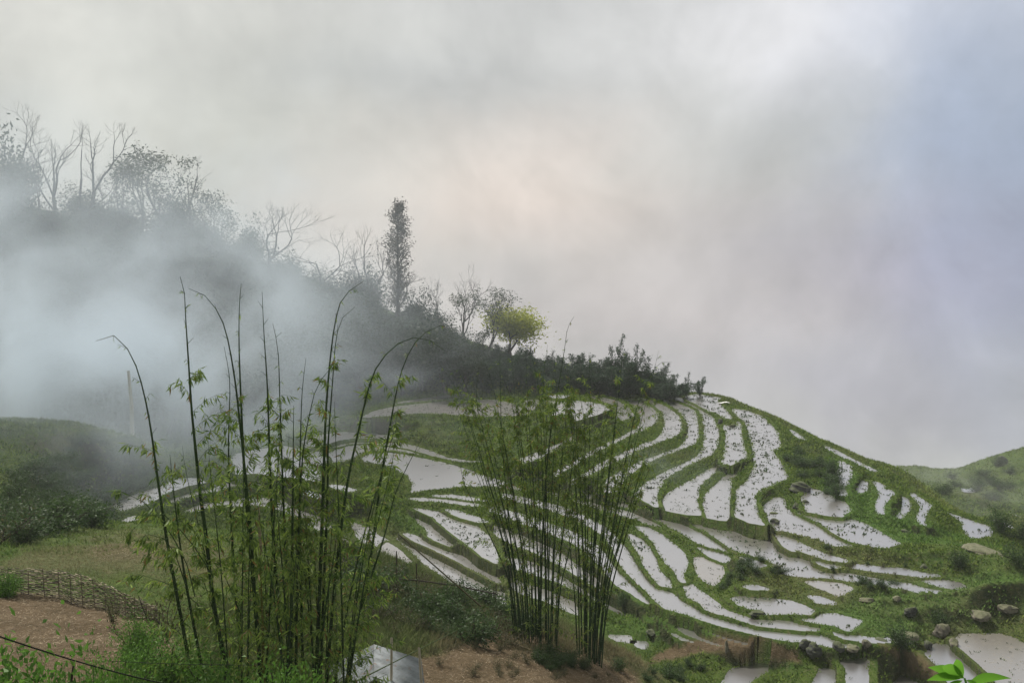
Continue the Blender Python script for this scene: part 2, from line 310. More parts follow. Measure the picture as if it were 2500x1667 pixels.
# ---------------------------------------------------------------- the lie of the land
CTRL=[ # pixel x, pixel y, metres away
(0,1460,43),(200,1490,42),(0,1560,34),(0,1667,28),(300,1600,31),(300,1667,28),(500,1667,29),(150,1700,26),
(0,1440,45),(150,1450,45),(280,1490,43),(380,1500,42.5),(0,1390,50),(100,1330,62),(300,1400,50),(300,1300,70),(100,1300,70),(450,1290,72),(560,1300,72),(600,1400,52),
(30,1290,72),(0,1350,58),(250,1283,76),(440,1278,77),
(0,1290,86),(150,1262,92),(250,1268,110),(50,1240,96),(0,1200,100),(200,1245,106),(400,1170,133),(0,1130,108),(200,1120,112),(320,1140,130),
(0,1035,124),(100,1030,130),(200,1030,132),(330,1062,136),(420,1110,140),(480,1125,140),(240,1080,124),
(100,1065,150),(300,1085,152),(450,1130,150),(0,1065,150),
(500,1065,170),(500,1100,140),(300,1030,180),(100,1020,180),(700,1030,165),(640,1050,150),(830,1030,150),(870,1015,158),(780,1045,145),
(850,1310,60),(700,1400,52),(700,1500,42),(1000,1395,57),(1100,1455,54),(1200,1485,52),(1330,1505,51),(1400,1540,50),(1480,1575,49),(1550,1610,49),(1600,1660,48),
(900,1450,47),(1100,1510,47),(1000,1560,40),(1250,1560,46),(1400,1600,45),(1400,1667,40),(1150,1667,36),(900,1667,33),(700,1667,31),(1500,1667,43),(1620,1720,45),
(1000,1420,76),(1200,1500,74),(1330,1530,72),(1500,1600,72),(1620,1640,72),(1700,1720,66),(850,1330,82),
(1640,1590,77),(1700,1572,78.5),(1800,1550,79.5),(1950,1560,79),(1650,1640,73),(1760,1640,74),(1300,1900,22),(400,1950,18),(2200,1900,42),(1900,1800,54),(2480,1800,50),
(2400,1500,84),(2300,1500,84),(2200,1560,80),(2400,1440,88),(2450,1360,97),(2300,1320,101),(2150,1260,108),(2250,1300,104),(2500,1420,90),(2150,1420,88),(2080,1480,83),(2040,1360,93),
(1740,962,176),(1850,1003,170),(1950,1046,168),(2050,1094,164),(2150,1132,161),(2206,1145,156),(2280,1220,142),(2320,1245,134),(2420,1282,123),(2450,1320,114),
(2000,1120,142),(2100,1180,132),(2200,1230,125),(2100,1130,152),(2470,1345,106),(2060,1230,115),(2120,1290,105),
(1740,985,200),(1850,1030,198),(1950,1075,196),(2050,1120,194),(2150,1155,192),
(2300,1270,165),(2420,1300,152),(2500,1340,135),
(2350,1200,185),(2480,1270,168),(2500,1150,225),(2280,1143,222),(2220,1136,215),(2400,1135,235),(2450,1103,240),(2500,1094,245),(2650,1060,250),(2400,1190,200),(2650,1300,160),(2650,1450,110),(2700,1600,90),
(2300,1170,285),(2450,1140,300),(2650,1110,320),(2000,1240,240),(1700,1160,240),(1300,1080,240),(2200,1200,250),
(1000,962,172),(1200,960,166),(1400,958,170),(1600,957,176),(940,975,168),
(0,500,240),(300,560,232),(600,650,215),(760,715,205),(900,775,197),(1100,838,190),(1300,900,186),(1500,938,182),(1640,955,180),
(1000,890,182),(1200,910,178),(800,880,188),(450,800,200),(200,700,220),(0,600,235),(600,950,180),(250,900,200),(0,800,215),(0,950,195),
(0,560,285),(300,620,280),(600,700,265),(900,830,250),(1200,890,240),(1500,960,235),
(-400,450,250),(-400,700,225),(-400,1000,180),(-400,1300,85),(-400,1500,40),(-400,1900,20),(3000,1000,260),(3000,1400,120),(3000,1800,60)]
CTRL+=[(2550,1500,84),(2180,1510,84)]
cp_=[W(*c) for c in CTRL]
cp_+=[(0,-8,-3.5),(0,3,-4.5),(-30,0,-5),(30,0,-8),(12,10,-8),(-12,10,-6),(-60,-20,-8),(60,-20,-12),(0,-60,-4)]
for r_ in (420,):
    for a,z_ in ((-60,-20),(-35,-20),(-15,-60),(0,-130),(12,-170),(25,-170),(40,-150),(60,-100)): cp_.append((r_*math.sin(R(a)),r_*math.cos(R(a)),z_))
for i,n in enumerate(NAMES):
    w_=WP[i]; st=max(1,len(w_)//9)
    for x,y in w_[::st]: cp_.append((x,y,-mag[i]))
cp_=np.array(cp_,float)
# thin out coincident control points
keep=[]; 
for i,c in enumerate(cp_):
    if all(np.hypot(*(cp_[j,:2]-c[:2]))>1.2 for j in keep): keep.append(i)
C=cp_[keep]; N=len(C)
def ker(d): return d
D=np.hypot(C[:,None,0]-C[None,:,0],C[:,None,1]-C[None,:,1])
A=np.zeros((N+3,N+3)); A[:N,:N]=ker(D)-np.eye(N)*.15
A[:N,N]=1;A[:N,N+1]=C[:,0];A[:N,N+2]=C[:,1];A[N:,:N]=A[:N,N:].T
sol=np.linalg.solve(A,np.concatenate([C[:,2],[0,0,0]]))
G0x,G0y,GS=-330.,-110.,1.5
gxs=np.arange(G0x,360,GS); gys=np.arange(G0y,430,GS)
GX,GY=np.meshgrid(gxs,gys); gb=np.zeros(GX.shape)
for r0 in range(0,len(gys),20):
    x=GX[r0:r0+20][...,None]; y=GY[r0:r0+20][...,None]
    gb[r0:r0+20]=(np.hypot(x-C[:,0],y-C[:,1])@sol[:N])+sol[N]+sol[N+1]*x[...,0]+sol[N+2]*y[...,0]
def base_h(x,y):
    u=np.clip((np.asarray(x)-G0x)/GS,0,len(gxs)-1.001); v=np.clip((np.asarray(y)-G0y)/GS,0,len(gys)-1.001)
    i=u.astype(int); j=v.astype(int); fu=u-i; fv=v-j
    return (gb[j,i]*(1-fu)+gb[j,i+1]*fu)*(1-fv)+(gb[j+1,i]*(1-fu)+gb[j+1,i+1]*fu)*fv
DK_=[]
for sg in [(4,'1370 745 1450 725 1600 715 1900 712 2352 672'),(4,'640 810 680 720 800 690 1000 685'),(4,'870 885 1000 820 1200 800 1430 820'),(4,'1950 550 2100 540 2400 505'),(4,'1750 690 2000 700 2352 670'),
           (4,'1030 395 1300 362 1700 350'),(4,'1000 930 1400 900 1700 860'),(4,'1700 1045 1900 1035 2200 1060 2352 1110'),(4,'1690 1200 1850 1320 2000 1460 2080 1560'),(4,'900 1160 1100 1180 1300 1050'),
           (3,'2000 825 2150 770 2400 700'),(3,'1900 910 2100 930 2400 960'),(3,'1750 660 2050 640 2400 560'),(3,'2050 1010 2400 1090'),
           (1,'420 405 900 395 1200 385'),(1,'760 470 1000 555 1400 610 1650 650'),(1,'1000 450 1300 520 1600 560'),(5,'330 1010 500 1050 700 1120 1100 1230'),(5,'340 1090 600 1150 900 1240 1050 1290'),(5,'420 900 620 1010 800 1060')]:
    P_=T(sg); L_=[]
    for px,py in P_:
        rr_=np.arange(60,300,.5); x_,y_,z_=ray(px,py); k_=np.nonzero(base_h(x_*rr_,y_*rr_)>=z_*rr_)[0]
        if len(k_): L_.append((float(x_*rr_[k_[0]]),float(y_*rr_[k_[0]])))
    if len(L_)>1: DK_.append(np.array(L_))
def ground(x,y,want=False):
    x=np.asarray(x,float).ravel(); y=np.asarray(y,float).ravel()
    h=base_h(x,y); rr=np.hypot(x,y)
    rough=np.where(rr<62,.22,.45)
    lip=np.full(x.shape,-1e9); smin=np.full(x.shape,9.); ins=np.full(x.shape,-1)
    cache=[]; own=np.full(x.shape,-1e9); sw=np.zeros(x.shape); sz=np.zeros(x.shape)
    jit=fbm(x,y,1.6,11,3)*.13+fbm(x,y,.45,12,2)*.07
    for i,n in enumerate(NAMES):
        wp=WP[i]; m=4.0
        sel=np.nonzero((x>wp[:,0].min()-m)&(x<wp[:,0].max()+m)&(y>wp[:,1].min()-m)&(y<wp[:,1].max()+m))[0]
        if not len(sel): continue
        th=THK[i]; s=sdist(x[sel],y[sel],wp)+jit[sel]*(.35+.65*th)-.16*(1-th)-.14
        zp=-mag[i]
        c=zp+(.03+.10*th)*np.clip(s/.3,0,1)-1.5*np.clip(s-.6,0,9)
        c=np.where(s>0,c,-1e9)
        k0=s>0; wq=np.where(k0,1/(np.maximum(s,0)**2+.04)*np.clip(1-s/4.,0,1)**2,0); sw[sel]+=wq; sz[sel]+=wq*zp
        lip[sel]=np.maximum(lip[sel],c); smin[sel]=np.minimum(smin[sel],s)
        k=sel[(s>0)&(s<.5)]; own[k]=np.maximum(own[k],zp)
        k=sel[s<=0]; better=(ins[k]<0); 
        prev=np.where(better,-1e9,-mag[np.maximum(ins[k],0)]); up=zp>prev
        ins[k[up]]=i
        cache.append((i,sel,s))
    k_=np.clip((smin-.4)/4,0,1)
    hq=np.where(sw>1e-6,sz/np.maximum(sw,1e-6),h); b_=np.clip(1-smin/3.6,0,1); b_=b_*b_*(3-2*b_)
    h=h*(1-b_)+hq*b_+k_*(fbm(x,y,5,1)*rough+fbm(x,y,1.1,4,2)*.12)
    h=np.maximum(h,lip+fbm(x,y,.6,3,2)*.05*np.clip(smin/.3,0,1))
    ins=np.where((ins>=0)&(own>-mag[np.maximum(ins,0)]+.05),-1,ins)
    for L_ in DK_:
        sl_=np.nonzero((x>L_[:,0].min()-3)&(x<L_[:,0].max()+3)&(y>L_[:,1].min()-3)&(y<L_[:,1].max()+3)&(smin>.5))[0]
        if not len(sl_): continue
        d=np.full(len(sl_),9.); w0=1.0 if L_[0,1]<150 else 2.0
        for (ax,ay),(bx,by) in zip(L_[:-1],L_[1:]):
            ex,ey=bx-ax,by-ay; t=np.clip(((x[sl_]-ax)*ex+(y[sl_]-ay)*ey)/(ex*ex+ey*ey),0,1); d=np.minimum(d,np.hypot(x[sl_]-ax-t*ex,y[sl_]-ay-t*ey))
        h[sl_]+=.42*w0*np.exp(-((d+jit[sl_]*.8)/(.55*w0))**2)
    inn=ins>=0
    zi=np.where(inn,-mag[np.maximum(ins,0)],0)
    h=np.where(inn,zi-.16+fbm(x,y,1.5,8,2)*.05,h)
    if want: return h,smin,ins,cache
    return h
# polar sheet of ground: as fine as the eye can see it from the viewing place, and reaching to the far valley
az0=float(azim(-60)); az1=float(azim(2560))
A_=np.concatenate([np.linspace(R(-180),R(-52),40)[:-1],np.linspace(R(-52),az0,60)[:-1],np.linspace(az0,az1,1060),np.linspace(az1,R(52),60)[1:],np.linspace(R(52),R(180),41)[1:]])
rs=[1.0]
while rs[-1]<420:
    r_=rs[-1]; rs.append(r_+(.8 if r_<20 else .30 if r_<60 else .24 if r_<128 else .34 if r_<180 else 1.2 if r_<260 else 8))
R_=np.array(rs)
AA,RR=np.meshgrid(A_,R_); X=(np.sin(AA)*RR); Y=(np.cos(AA)*RR)
H,SM,INS,CACHE=ground(X,Y,True)
nr,na=X.shape
idx=np.arange(nr*na).reshape(nr,na)
FQ=np.stack([idx[:-1,:-1].ravel(),idx[:-1,1:].ravel(),idx[1:,1:].ravel(),idx[1:,:-1].ravel()],1)[:,::-1]
VX=np.stack([X.ravel(),Y.ravel(),H],1)
# where each kind of cover grows (patches of land named by what is seen there)
dy=VX[:,1]*cp-VX[:,2]*sp; vz=VX[:,1]*sp+VX[:,2]*cp
with np.errstate(divide='ignore',invalid='ignore'):
    PX=CX+F*VX[:,0]/dy; PY=CY-F*vz/dy
front=dy>1; PX=np.where(front,PX,-9999); PY=np.where(front,PY,-9999)
RV=np.hypot(VX[:,0],VX[:,1])
def region(poly,r0,r1,soft=25):
    poly=np.array(poly,float)
    out=np.zeros(len(PX)); m=front&(RV>r0)&(RV<r1)&(PX>poly[:,0].min()-80)&(PX<poly[:,0].max()+80)&(PY>poly[:,1].min()-80)&(PY<poly[:,1].max()+80)
    k=np.nonzero(m)[0]
    if len(k):
        s=sdist(PX[k],PY[k],poly)+fbm(VX[k,0],VX[k,1],3,31)*soft
        out[k]=np.clip(.5-s/soft,0,1)
    return out
soil=np.zeros(len(PX)); dry=soil.copy(); lush=soil.copy()
for p,a,b in [([(-200,1445),(150,1455),(300,1500),(420,1540),(470,1667),(450,1900),(-200,1900)],0,47),
              ([(1020,1600),(1150,1560),(1450,1600),(1560,1640),(1600,1720),(1000,1900),(950,1640)],0,50),
              ([(1130,1545),(1300,1520),(1330,1570),(1200,1600)],0,50)]:
    soil=np.maximum(soil,region(p,a,b))
soil=np.maximum(soil,region([(1600,1590),(1680,1562),(1800,1548),(1860,1552),(1950,1590),(1960,1620),(1880,1612),(1800,1600),(1720,1590),(1640,1612),(1580,1618)],60,82,10))
soil=np.maximum(soil,.55*region([(230,1320),(330,1310),(420,1335),(400,1370),(300,1385),(240,1370)],50,75,30))
soil=np.maximum(soil,.8*region([(2130,1560),(2240,1600),(2330,1660),(2250,1660)],60,82,12))
soil=np.maximum(soil,.3*region([(60,1080),(200,1060),(320,1075),(330,1110),(220,1110),(80,1100)],100,130,25))
soil=np.maximum(soil,.6*region([(40,1160),(110,1160),(120,1190),(60,1200)],90,120,15))
soil=np.maximum(soil,.35*region([(640,1060),(760,1035),(900,1015),(960,1040),(880,1060),(750,1052)],130,175,15))
dry=np.maximum(dry,region([(1400,1540),(1600,1600),(1640,1680),(1400,1667),(1000,1600),(1100,1500)],0,52,40)*.8)
dry=np.maximum(dry,region([(60,1320),(450,1290),(560,1330),(600,1420),(300,1420),(0,1390)],45,80,40)*.7)
dry=np.maximum(dry,region([(900,1260),(1300,1430),(1260,1470),(880,1290)],70,120,30)*.4)
dry=np.maximum(dry,region([(1900,1270),(2400,1430),(2350,1560),(2000,1470),(1850,1320)],75,105,30)*.35)
lush=np.maximum(lush,region([(2060,1440),(2500,1380),(2560,1330),(2500,1500),(2330,1530),(2150,1560),(2000,1530),(2050,1480)],75,105,30))
lush=np.maximum(lush,region([(2020,1100),(2300,1300),(2450,1330),(2300,1370),(2100,1310),(2000,1200)],100,160,30)*.8)
lush=np.maximum(lush,region([(950,1230),(1300,1380),(1900,1560),(1500,1560),(1300,1480),(900,1300)],70,120,30)*.5)
lush=np.maximum(lush,region([(0,1290),(500,1280),(560,1300),(400,1400),(0,1390)],45,80,30)*.5)
patch=np.clip(fbm(VX[:,0],VX[:,1],9,40)*1.2,0,1)
dry=np.clip(dry+patch*.35*(RV>62),0,1)
ATT=np.stack([soil,dry,lush],1)

def newmat(name):
    m=bpy.data.materials.new(name); m.use_nodes=True; return m,NT(m.node_tree)
def out(t,sh,vol=None,disp=None):
    o=t.n('ShaderNodeOutputMaterial')
    if sh is not None: t.set(o.inputs[0],sh)
    if vol is not None: t.set(o.inputs[1],vol)
def principled(t,col,rough=.85,bump=None,bs=.5,spec=.2,bd=.1):
    p=t.n('ShaderNodeBsdfPrincipled'); t.set(p.inputs['Base Color'],col); t.set(p.inputs['Roughness'],rough); p.inputs['Specular IOR Level'].default_value=spec
    if bump is not None:
        b=t.n('ShaderNodeBump'); b.inputs['Strength'].default_value=bs; b.inputs['Distance'].default_value=bd; t.set(b.inputs['Height'],bump); t.set(p.inputs['Normal'],b.outputs[0])
    return p
def ground_mat():
    m,t=newmat('ground'); pos=t.n('ShaderNodeNewGeometry').outputs['Position']
    at=t.n('ShaderNodeVertexColor'); at.layer_name='cover'; sc=t.n('ShaderNodeSeparateColor'); t.set(sc.inputs[0],at.outputs[0])
    n1=t.noise(pos,.35,5,.7); n2=t.noise(pos,2.6,5,.65); n3=t.noise(pos,14,3,.6)
    g=t.mix(t.smooth(n1,.35,.65),(.052,.100,.016),(.100,.150,.026))
    g=t.mix(t.smooth(n2,.5,.75),g,(.18,.17,.08))
    lu=t.mix(t.smooth(n2,.4,.7),(.075,.155,.028),(.13,.21,.04))
    g=t.mix(sc.outputs[2],g,lu)
    dr=t.mix(t.smooth(n2,.35,.7),(.135,.115,.062),(.21,.175,.10))
    g=t.mix(t.m('MULTIPLY',sc.outputs[1],.8),g,dr)
    so_=t.mix(t.smooth(n1,.3,.7),(.125,.083,.048),(.205,.140,.088))
    so_=t.mix(t.smooth(n2,.5,.8),so_,(.30,.225,.155)); so_=t.mix(t.smooth(n3,.62,.75),so_,(.36,.30,.22))
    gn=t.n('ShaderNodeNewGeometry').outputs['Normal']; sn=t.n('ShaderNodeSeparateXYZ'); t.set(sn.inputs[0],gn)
    st=t.m('SUBTRACT',1.0,t.smooth(sn.outputs[2],.60,.86)); g=t.mix(t.m('MULTIPLY',st,.85),g,t.mix(t.smooth(n2,.35,.7),(.022,.030,.014),(.075,.065,.035)))  # steep bank faces darkened by slope: earth tone plus shade put into the colour
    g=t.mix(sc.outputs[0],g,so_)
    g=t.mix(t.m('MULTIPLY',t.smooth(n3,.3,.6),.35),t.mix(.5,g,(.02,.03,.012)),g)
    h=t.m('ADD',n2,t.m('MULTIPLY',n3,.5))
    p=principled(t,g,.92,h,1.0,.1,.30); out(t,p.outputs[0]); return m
def water_mat(kind):
    m,t=newmat('water_'+{'w':'clear','s':'shallow','c':'weedy','m':'muddy'}[kind]); pos=t.n('ShaderNodeNewGeometry').outputs['Position']
    n=t.noise(pos,1.6,4,.6); nf=t.noise(pos,6,4,.62,.3); nb=t.noise(pos,.28,3,.5)
    b=t.n('ShaderNodeBump'); b.inputs['Strength'].default_value=.05; b.inputs['Distance'].default_value=.03; t.set(b.inputs['Height'],n)
    mud=t.mix(nb,(.19,.17,.14),(.28,.255,.215))
    d=t.n('ShaderNodeBsdfDiffuse'); t.set(d.inputs[0],mud)
    g=t.n('ShaderNodeBsdfGlossy'); t.set(g.inputs[0],(.63,.63,.655)); t.set(g.inputs['Roughness'],.28); t.set(g.inputs['Normal'],b.outputs[0])
    lo={'w':(.10,.34),'s':(.16,.48),'c':(.14,.44),'m':(.35,.65)}[kind]
    sp_=t.smooth(nf,.56,.70); pat=t.smooth(nb,.35,.65)
    f=t.m('ADD',lo[0],t.m('MULTIPLY',t.m('MULTIPLY',sp_,lo[1]),t.m('MULTIPLY_ADD',pat,.8,.3)),clamp=True)
    mx=t.n('ShaderNodeMixShader'); t.set(mx.inputs[0],f); t.set(mx.inputs[1],g.outputs[0]); t.set(mx.inputs[2],d.outputs[0])
    out(t,mx.outputs[0]); return m
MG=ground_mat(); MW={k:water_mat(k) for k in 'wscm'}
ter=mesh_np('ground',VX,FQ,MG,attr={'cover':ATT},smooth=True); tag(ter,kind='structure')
flat=np.zeros(nr*na,bool)
for i,sel,s in CACHE:
    flat[:]=False; flat[sel[(s<.34)&(H[sel]>-mag[i]-.4)&((INS[sel]<0)|(-mag[np.maximum(INS[sel],0)]>=-mag[i]-.01))]]=True
    fs=FQ[flat[FQ].all(1)]
    if not len(fs): continue
    u,inv=np.unique(fs,return_inverse=True)
    V=VX[u].copy(); V[:,2]=-mag[i]
    o=mesh_np('water',V,inv.reshape(fs.shape),MW[PONDS[NAMES[i]][2]],smooth=True); tag(o,kind='structure')

# ---------------------------------------------------------------- where a line of sight meets the ground
Hg=H.reshape(nr,na); COLA=np.linspace(az0,az1,1060); J0=int(np.argmin(abs(A_-az0)))
def hit(px,py,rmin=14):
    x,y,z=ray(px,py); a=math.atan2(x,y)
    u=np.interp(a,A_,np.arange(na)); j=int(min(u,na-2)); f=u-j
    h=Hg[:,j]*(1-f)+Hg[:,j+1]*f; ok=np.nonzero((h>=z*R_-.02)&(R_>rmin))[0]
    k=ok[0] if len(ok) else nr-1
    r=R_[k]; return np.array([x*r,y*r,h[k]])
def gz(x,y): return float(ground(np.array([x]),np.array([y]))[0])
def tint_mat(name,rough=.8,spec=.15,trans=0.0):
    m,t=newmat(name); at=t.n('ShaderNodeVertexColor'); at.layer_name='tint'
    p=principled(t,at.outputs[0],rough,None,.5,spec)
    if trans:
        tr=t.n('ShaderNodeBsdfTranslucent'); t.set(tr.inputs[0],at.outputs[0]); mx=t.n('ShaderNodeMixShader'); mx.inputs[0].default_value=trans
        t.set(mx.inputs[1],p.outputs[0]); t.set(mx.inputs[2],tr.outputs[0]); out(t,mx.outputs[0])
    else: out(t,p.outputs[0])
    return m
ML=tint_mat('leaf',.55,.25,.42); MB_=tint_mat('bark',.85,.1); MGR=tint_mat('grass_blades',.8,.1,.25)
def blades(P,hgt,wid,lean,col,n=3,seed=1):
    """n leaning blades at every point: V,F,col"""
    g=np.random.default_rng(seed); N=len(P); P=np.repeat(P,n,0); hgt=np.repeat(hgt,n)*g.uniform(.6,1.2,N*n); wid=np.repeat(wid,n); col=np.repeat(col,n,0)
    a=g.uniform(0,2*np.pi,N*n); l=lean*g.uniform(.3,1.3,N*n)
    d=np.stack([np.cos(a)*l,np.sin(a)*l,np.ones(N*n)],1); d/=np.linalg.norm(d,axis=1)[:,None]
    b=a+np.pi/2+g.uniform(-.5,.5,N*n); s=np.stack([np.cos(b),np.sin(b),0*b],1)*wid[:,None]*.5
    P=P+np.stack([g.normal(0,1,N*n)*wid,g.normal(0,1,N*n)*wid,0*a],1)
    tip=P+d*hgt[:,None]; tip[:,:2]+=d[:,:2]*hgt[:,None]*.3
    V=np.stack([P-s,P+s,tip],1).reshape(-1,3); Fc=np.arange(len(V)).reshape(-1,3)
    C_=np.repeat(col*g.uniform(.75,1.25,(N*n,1)),3,0)
    return V,Fc,C_
def mixc(a,b,t): return np.asarray(a)*(1-t[:,None])+np.asarray(b)*t[:,None]
g5=np.random.default_rng(5)
inview=(A_>az0)&(A_<az1); m2=np.zeros((nr,na),bool); m2[:,inview]=True
cand=np.nonzero(m2.ravel()&(RV>56)&(RV<(190+60*(PX>2150)))&(SM>.03))[0]
# only where the banks and meadows are open to the eye: more of them close to the water
wgt=np.where(SM[cand]<2.5,1.0,.45)*(RV[cand]/100)**1.0
sel=g5.choice(cand,130000,p=wgt/wgt.sum())
Pg=VX[sel]+np.c_[g5.normal(0,.12,(len(sel),2)),np.zeros(len(sel))-.03]
c=mixc((.025,.065,.008),(.14,.20,.03),g5.random(len(sel))); c=mixc(c,(1,1,1),np.zeros(len(sel)))
dr=np.clip(ATT[sel,1]*1.1+g5.random(len(sel))*.35-.2,0,1)*1.0; c=c*(1-dr[:,None])+np.array([.20,.17,.09])*dr[:,None]
lu=ATT[sel,2]*.7; c=c*(1-lu[:,None])+np.array([.085,.17,.035])*lu[:,None]
sg=ATT[sel,0]; kp=g5.random(len(sel))>sg*.95; Pg,c,sel=Pg[kp],c[kp],sel[kp]
hh=g5.uniform(.16,.40,len(Pg))*np.where(SM[sel]<.7,.55,1)*np.clip(RV[sel]/100,.8,1.3)
V,Fc,C_=blades(Pg,hh,np.clip(RV[sel]*.0014,.08,.19),.9,c,3,51)
tag(mesh_np('grass',V,Fc,MGR,attr={'tint':C_}),kind='stuff')
# rice seedlings, stubble and weeds standing in the fields
PS=[];CS=[];HS=[];WS=[]
for i,n in enumerate(NAMES):
    k=PONDS[n][2]; wp=WP[i]
    if k=='w': dens=.12
    else: dens={'s':2.2,'c':1.7,'m':.8}[k]
    lo,hi=wp.min(0),wp.max(0); ar=(hi-lo).prod(); N_=int(min(ar*dens*1.0,9000))
    q_=g5.uniform(lo,hi,(N_,2)); s=sdist(q_[:,0],q_[:,1],wp); nn=fbm(q_[:,0],q_[:,1],4.5,60+i,3)
    q_=q_[(s<-.12)&((nn>-.1+(.1 if k=='w' else 0))|(g5.random(N_)<.3))]
    if not len(q_): continue
    if k=='c':
        big=g5.random(len(q_))<.5
    else: big=g5.random(len(q_))<.05
    PS.append(np.c_[q_,np.full(len(q_),-mag[i]-.03)]); HS.append(np.where(big,g5.uniform(.18,.36,len(q_)),g5.uniform(.10,.22,len(q_)))); WS.append(np.where(big,.24,.11))
    CS.append(mixc((.022,.045,.018),(.05,.07,.03),g5.random(len(q_)))*np.where(g5.random(len(q_))<.2,1.6,1)[:,None])
PS=np.concatenate(PS);CS=np.concatenate(CS);HS=np.concatenate(HS);WS=np.concatenate(WS)
V,Fc,C_=blades(PS,HS,WS,1.3,CS,5,52)
tag(mesh_np('rice_seedlings',V,Fc,MGR,attr={'tint':C_}),kind='stuff')
print('tufts',len(Pg),'seedlings',len(PS))

# ---------------------------------------------------------------- limbs and leaves
def tubes(segs,ns=5,col=(.05,.04,.03),jit=.25,seed=0):
    """segs: rows x0 y0 z0 x1 y1 z1 r0 r1 -> one mesh of tapered limbs"""
    s=np.asarray(segs,float); N=len(s); a=s[:,:3]; b=s[:,3:6]; d=b-a; L=np.linalg.norm(d,axis=1)[:,None]+1e-9; d=d/L
    up=np.where(np.abs(d[:,2:3])>.9,np.array([[1.,0,0]]),np.array([[0,0,1.]])); u=np.cross(d,up); u/=np.linalg.norm(u,axis=1)[:,None]; v=np.cross(d,u)
    th=np.arange(ns)*2*np.pi/ns; ring=np.cos(th)[None,:,None]*u[:,None]+np.sin(th)[None,:,None]*v[:,None]
    A=a[:,None]+ring*s[:,6][:,None,None]; B=b[:,None]+ring*s[:,7][:,None,None]
    V=np.concatenate([A,B],1).reshape(-1,3); o=(np.arange(N)*2*ns)[:,None]; i=np.arange(ns); j=(i+1)%ns
    Fc=np.stack([o+i,o+j,o+ns+j,o+ns+i],2).reshape(-1,4)
    g=np.random.default_rng(seed); col=np.asarray(col,float); col=np.broadcast_to(col,(N,3))*g.uniform(1-jit,1+jit,(N,1))
    return V,Fc,np.repeat(col,2*ns,0)
def leaves(P,D,L,Wd,col,seed=0,curl=.25):
    """a pointed leaf (two faces, bent) at each point P along D"""
    g=np.random.default_rng(seed); N=len(P); D=D/(np.linalg.norm(D,axis=1)[:,None]+1e-9)
    rv=g.normal(0,1,(N,3)); s=np.cross(D,rv); s/=np.linalg.norm(s,axis=1)[:,None]+1e-9; n_=np.cross(s,D)
    L=L[:,None];Wd=Wd[:,None]; mid=P+D*L*.42+n_*L*curl*.25; tip=P+D*L-n_*L*curl*.4
    V=np.stack([P,mid+s*Wd*.5,tip,mid-s*Wd*.5],1).reshape(-1,3); Fc=np.arange(4*N).reshape(-1,4)
    return V,Fc,np.repeat(col,4,0)
def grow(p,d,L,r,dep,g,segs,tips,P):
    n=P.get('steps',4); rr=r; 
    for i in range(n):
        d=d+g.normal(0,P['wob'],3)+np.array([0,0,P['up']]); d/=np.linalg.norm(d)
        q=p+d*L/n; r2=rr*(P.get('tap',.88)); segs.append((*p,*q,rr,r2)); p=q; rr=r2
        if dep>0 and i>0 and g.random()<P.get('side',.35):
            e=d+g.normal(0,P['spread'],3); e/=np.linalg.norm(e); grow(p,e,L*P['sh']*g.uniform(.6,1),rr*.55,dep-1,g,segs,tips,P)
    if dep>0:
        for k in range(P['k'] if g.random()<.7 else P['k']+1):
            e=d+g.normal(0,P['spread'],3); e[2]+=P.get('lift',0); e/=np.linalg.norm(e)
            grow(p,e,L*P['sh']*g.uniform(.75,1.1),rr*.72,dep-1,g,segs,tips,P)
    else: tips.append((p,d))
def scatter_leaves(tips,g,per,rad,L,col1,col2,down=.3,seed=1,flat=1.0):
    T_=np.array([t[0] for t in tips]); N=len(T_)*per
    P=np.repeat(T_,per,0)+g.normal(0,rad,(N,3))*np.array([1,1,flat]); D=g.normal(0,1,(N,3)); D[:,2]-=down
    cl=np.repeat(g.random(len(T_)),per); c=mixc(col1,col2,np.clip(cl*.6+g.random(N)*.4,0,1))
    return leaves(P,D,np.full(N,L)*g.uniform(.6,1.3,N),np.full(N,L*.45)*g.uniform(.7,1.2,N),c,seed)
BARK=(.045,.038,.032)
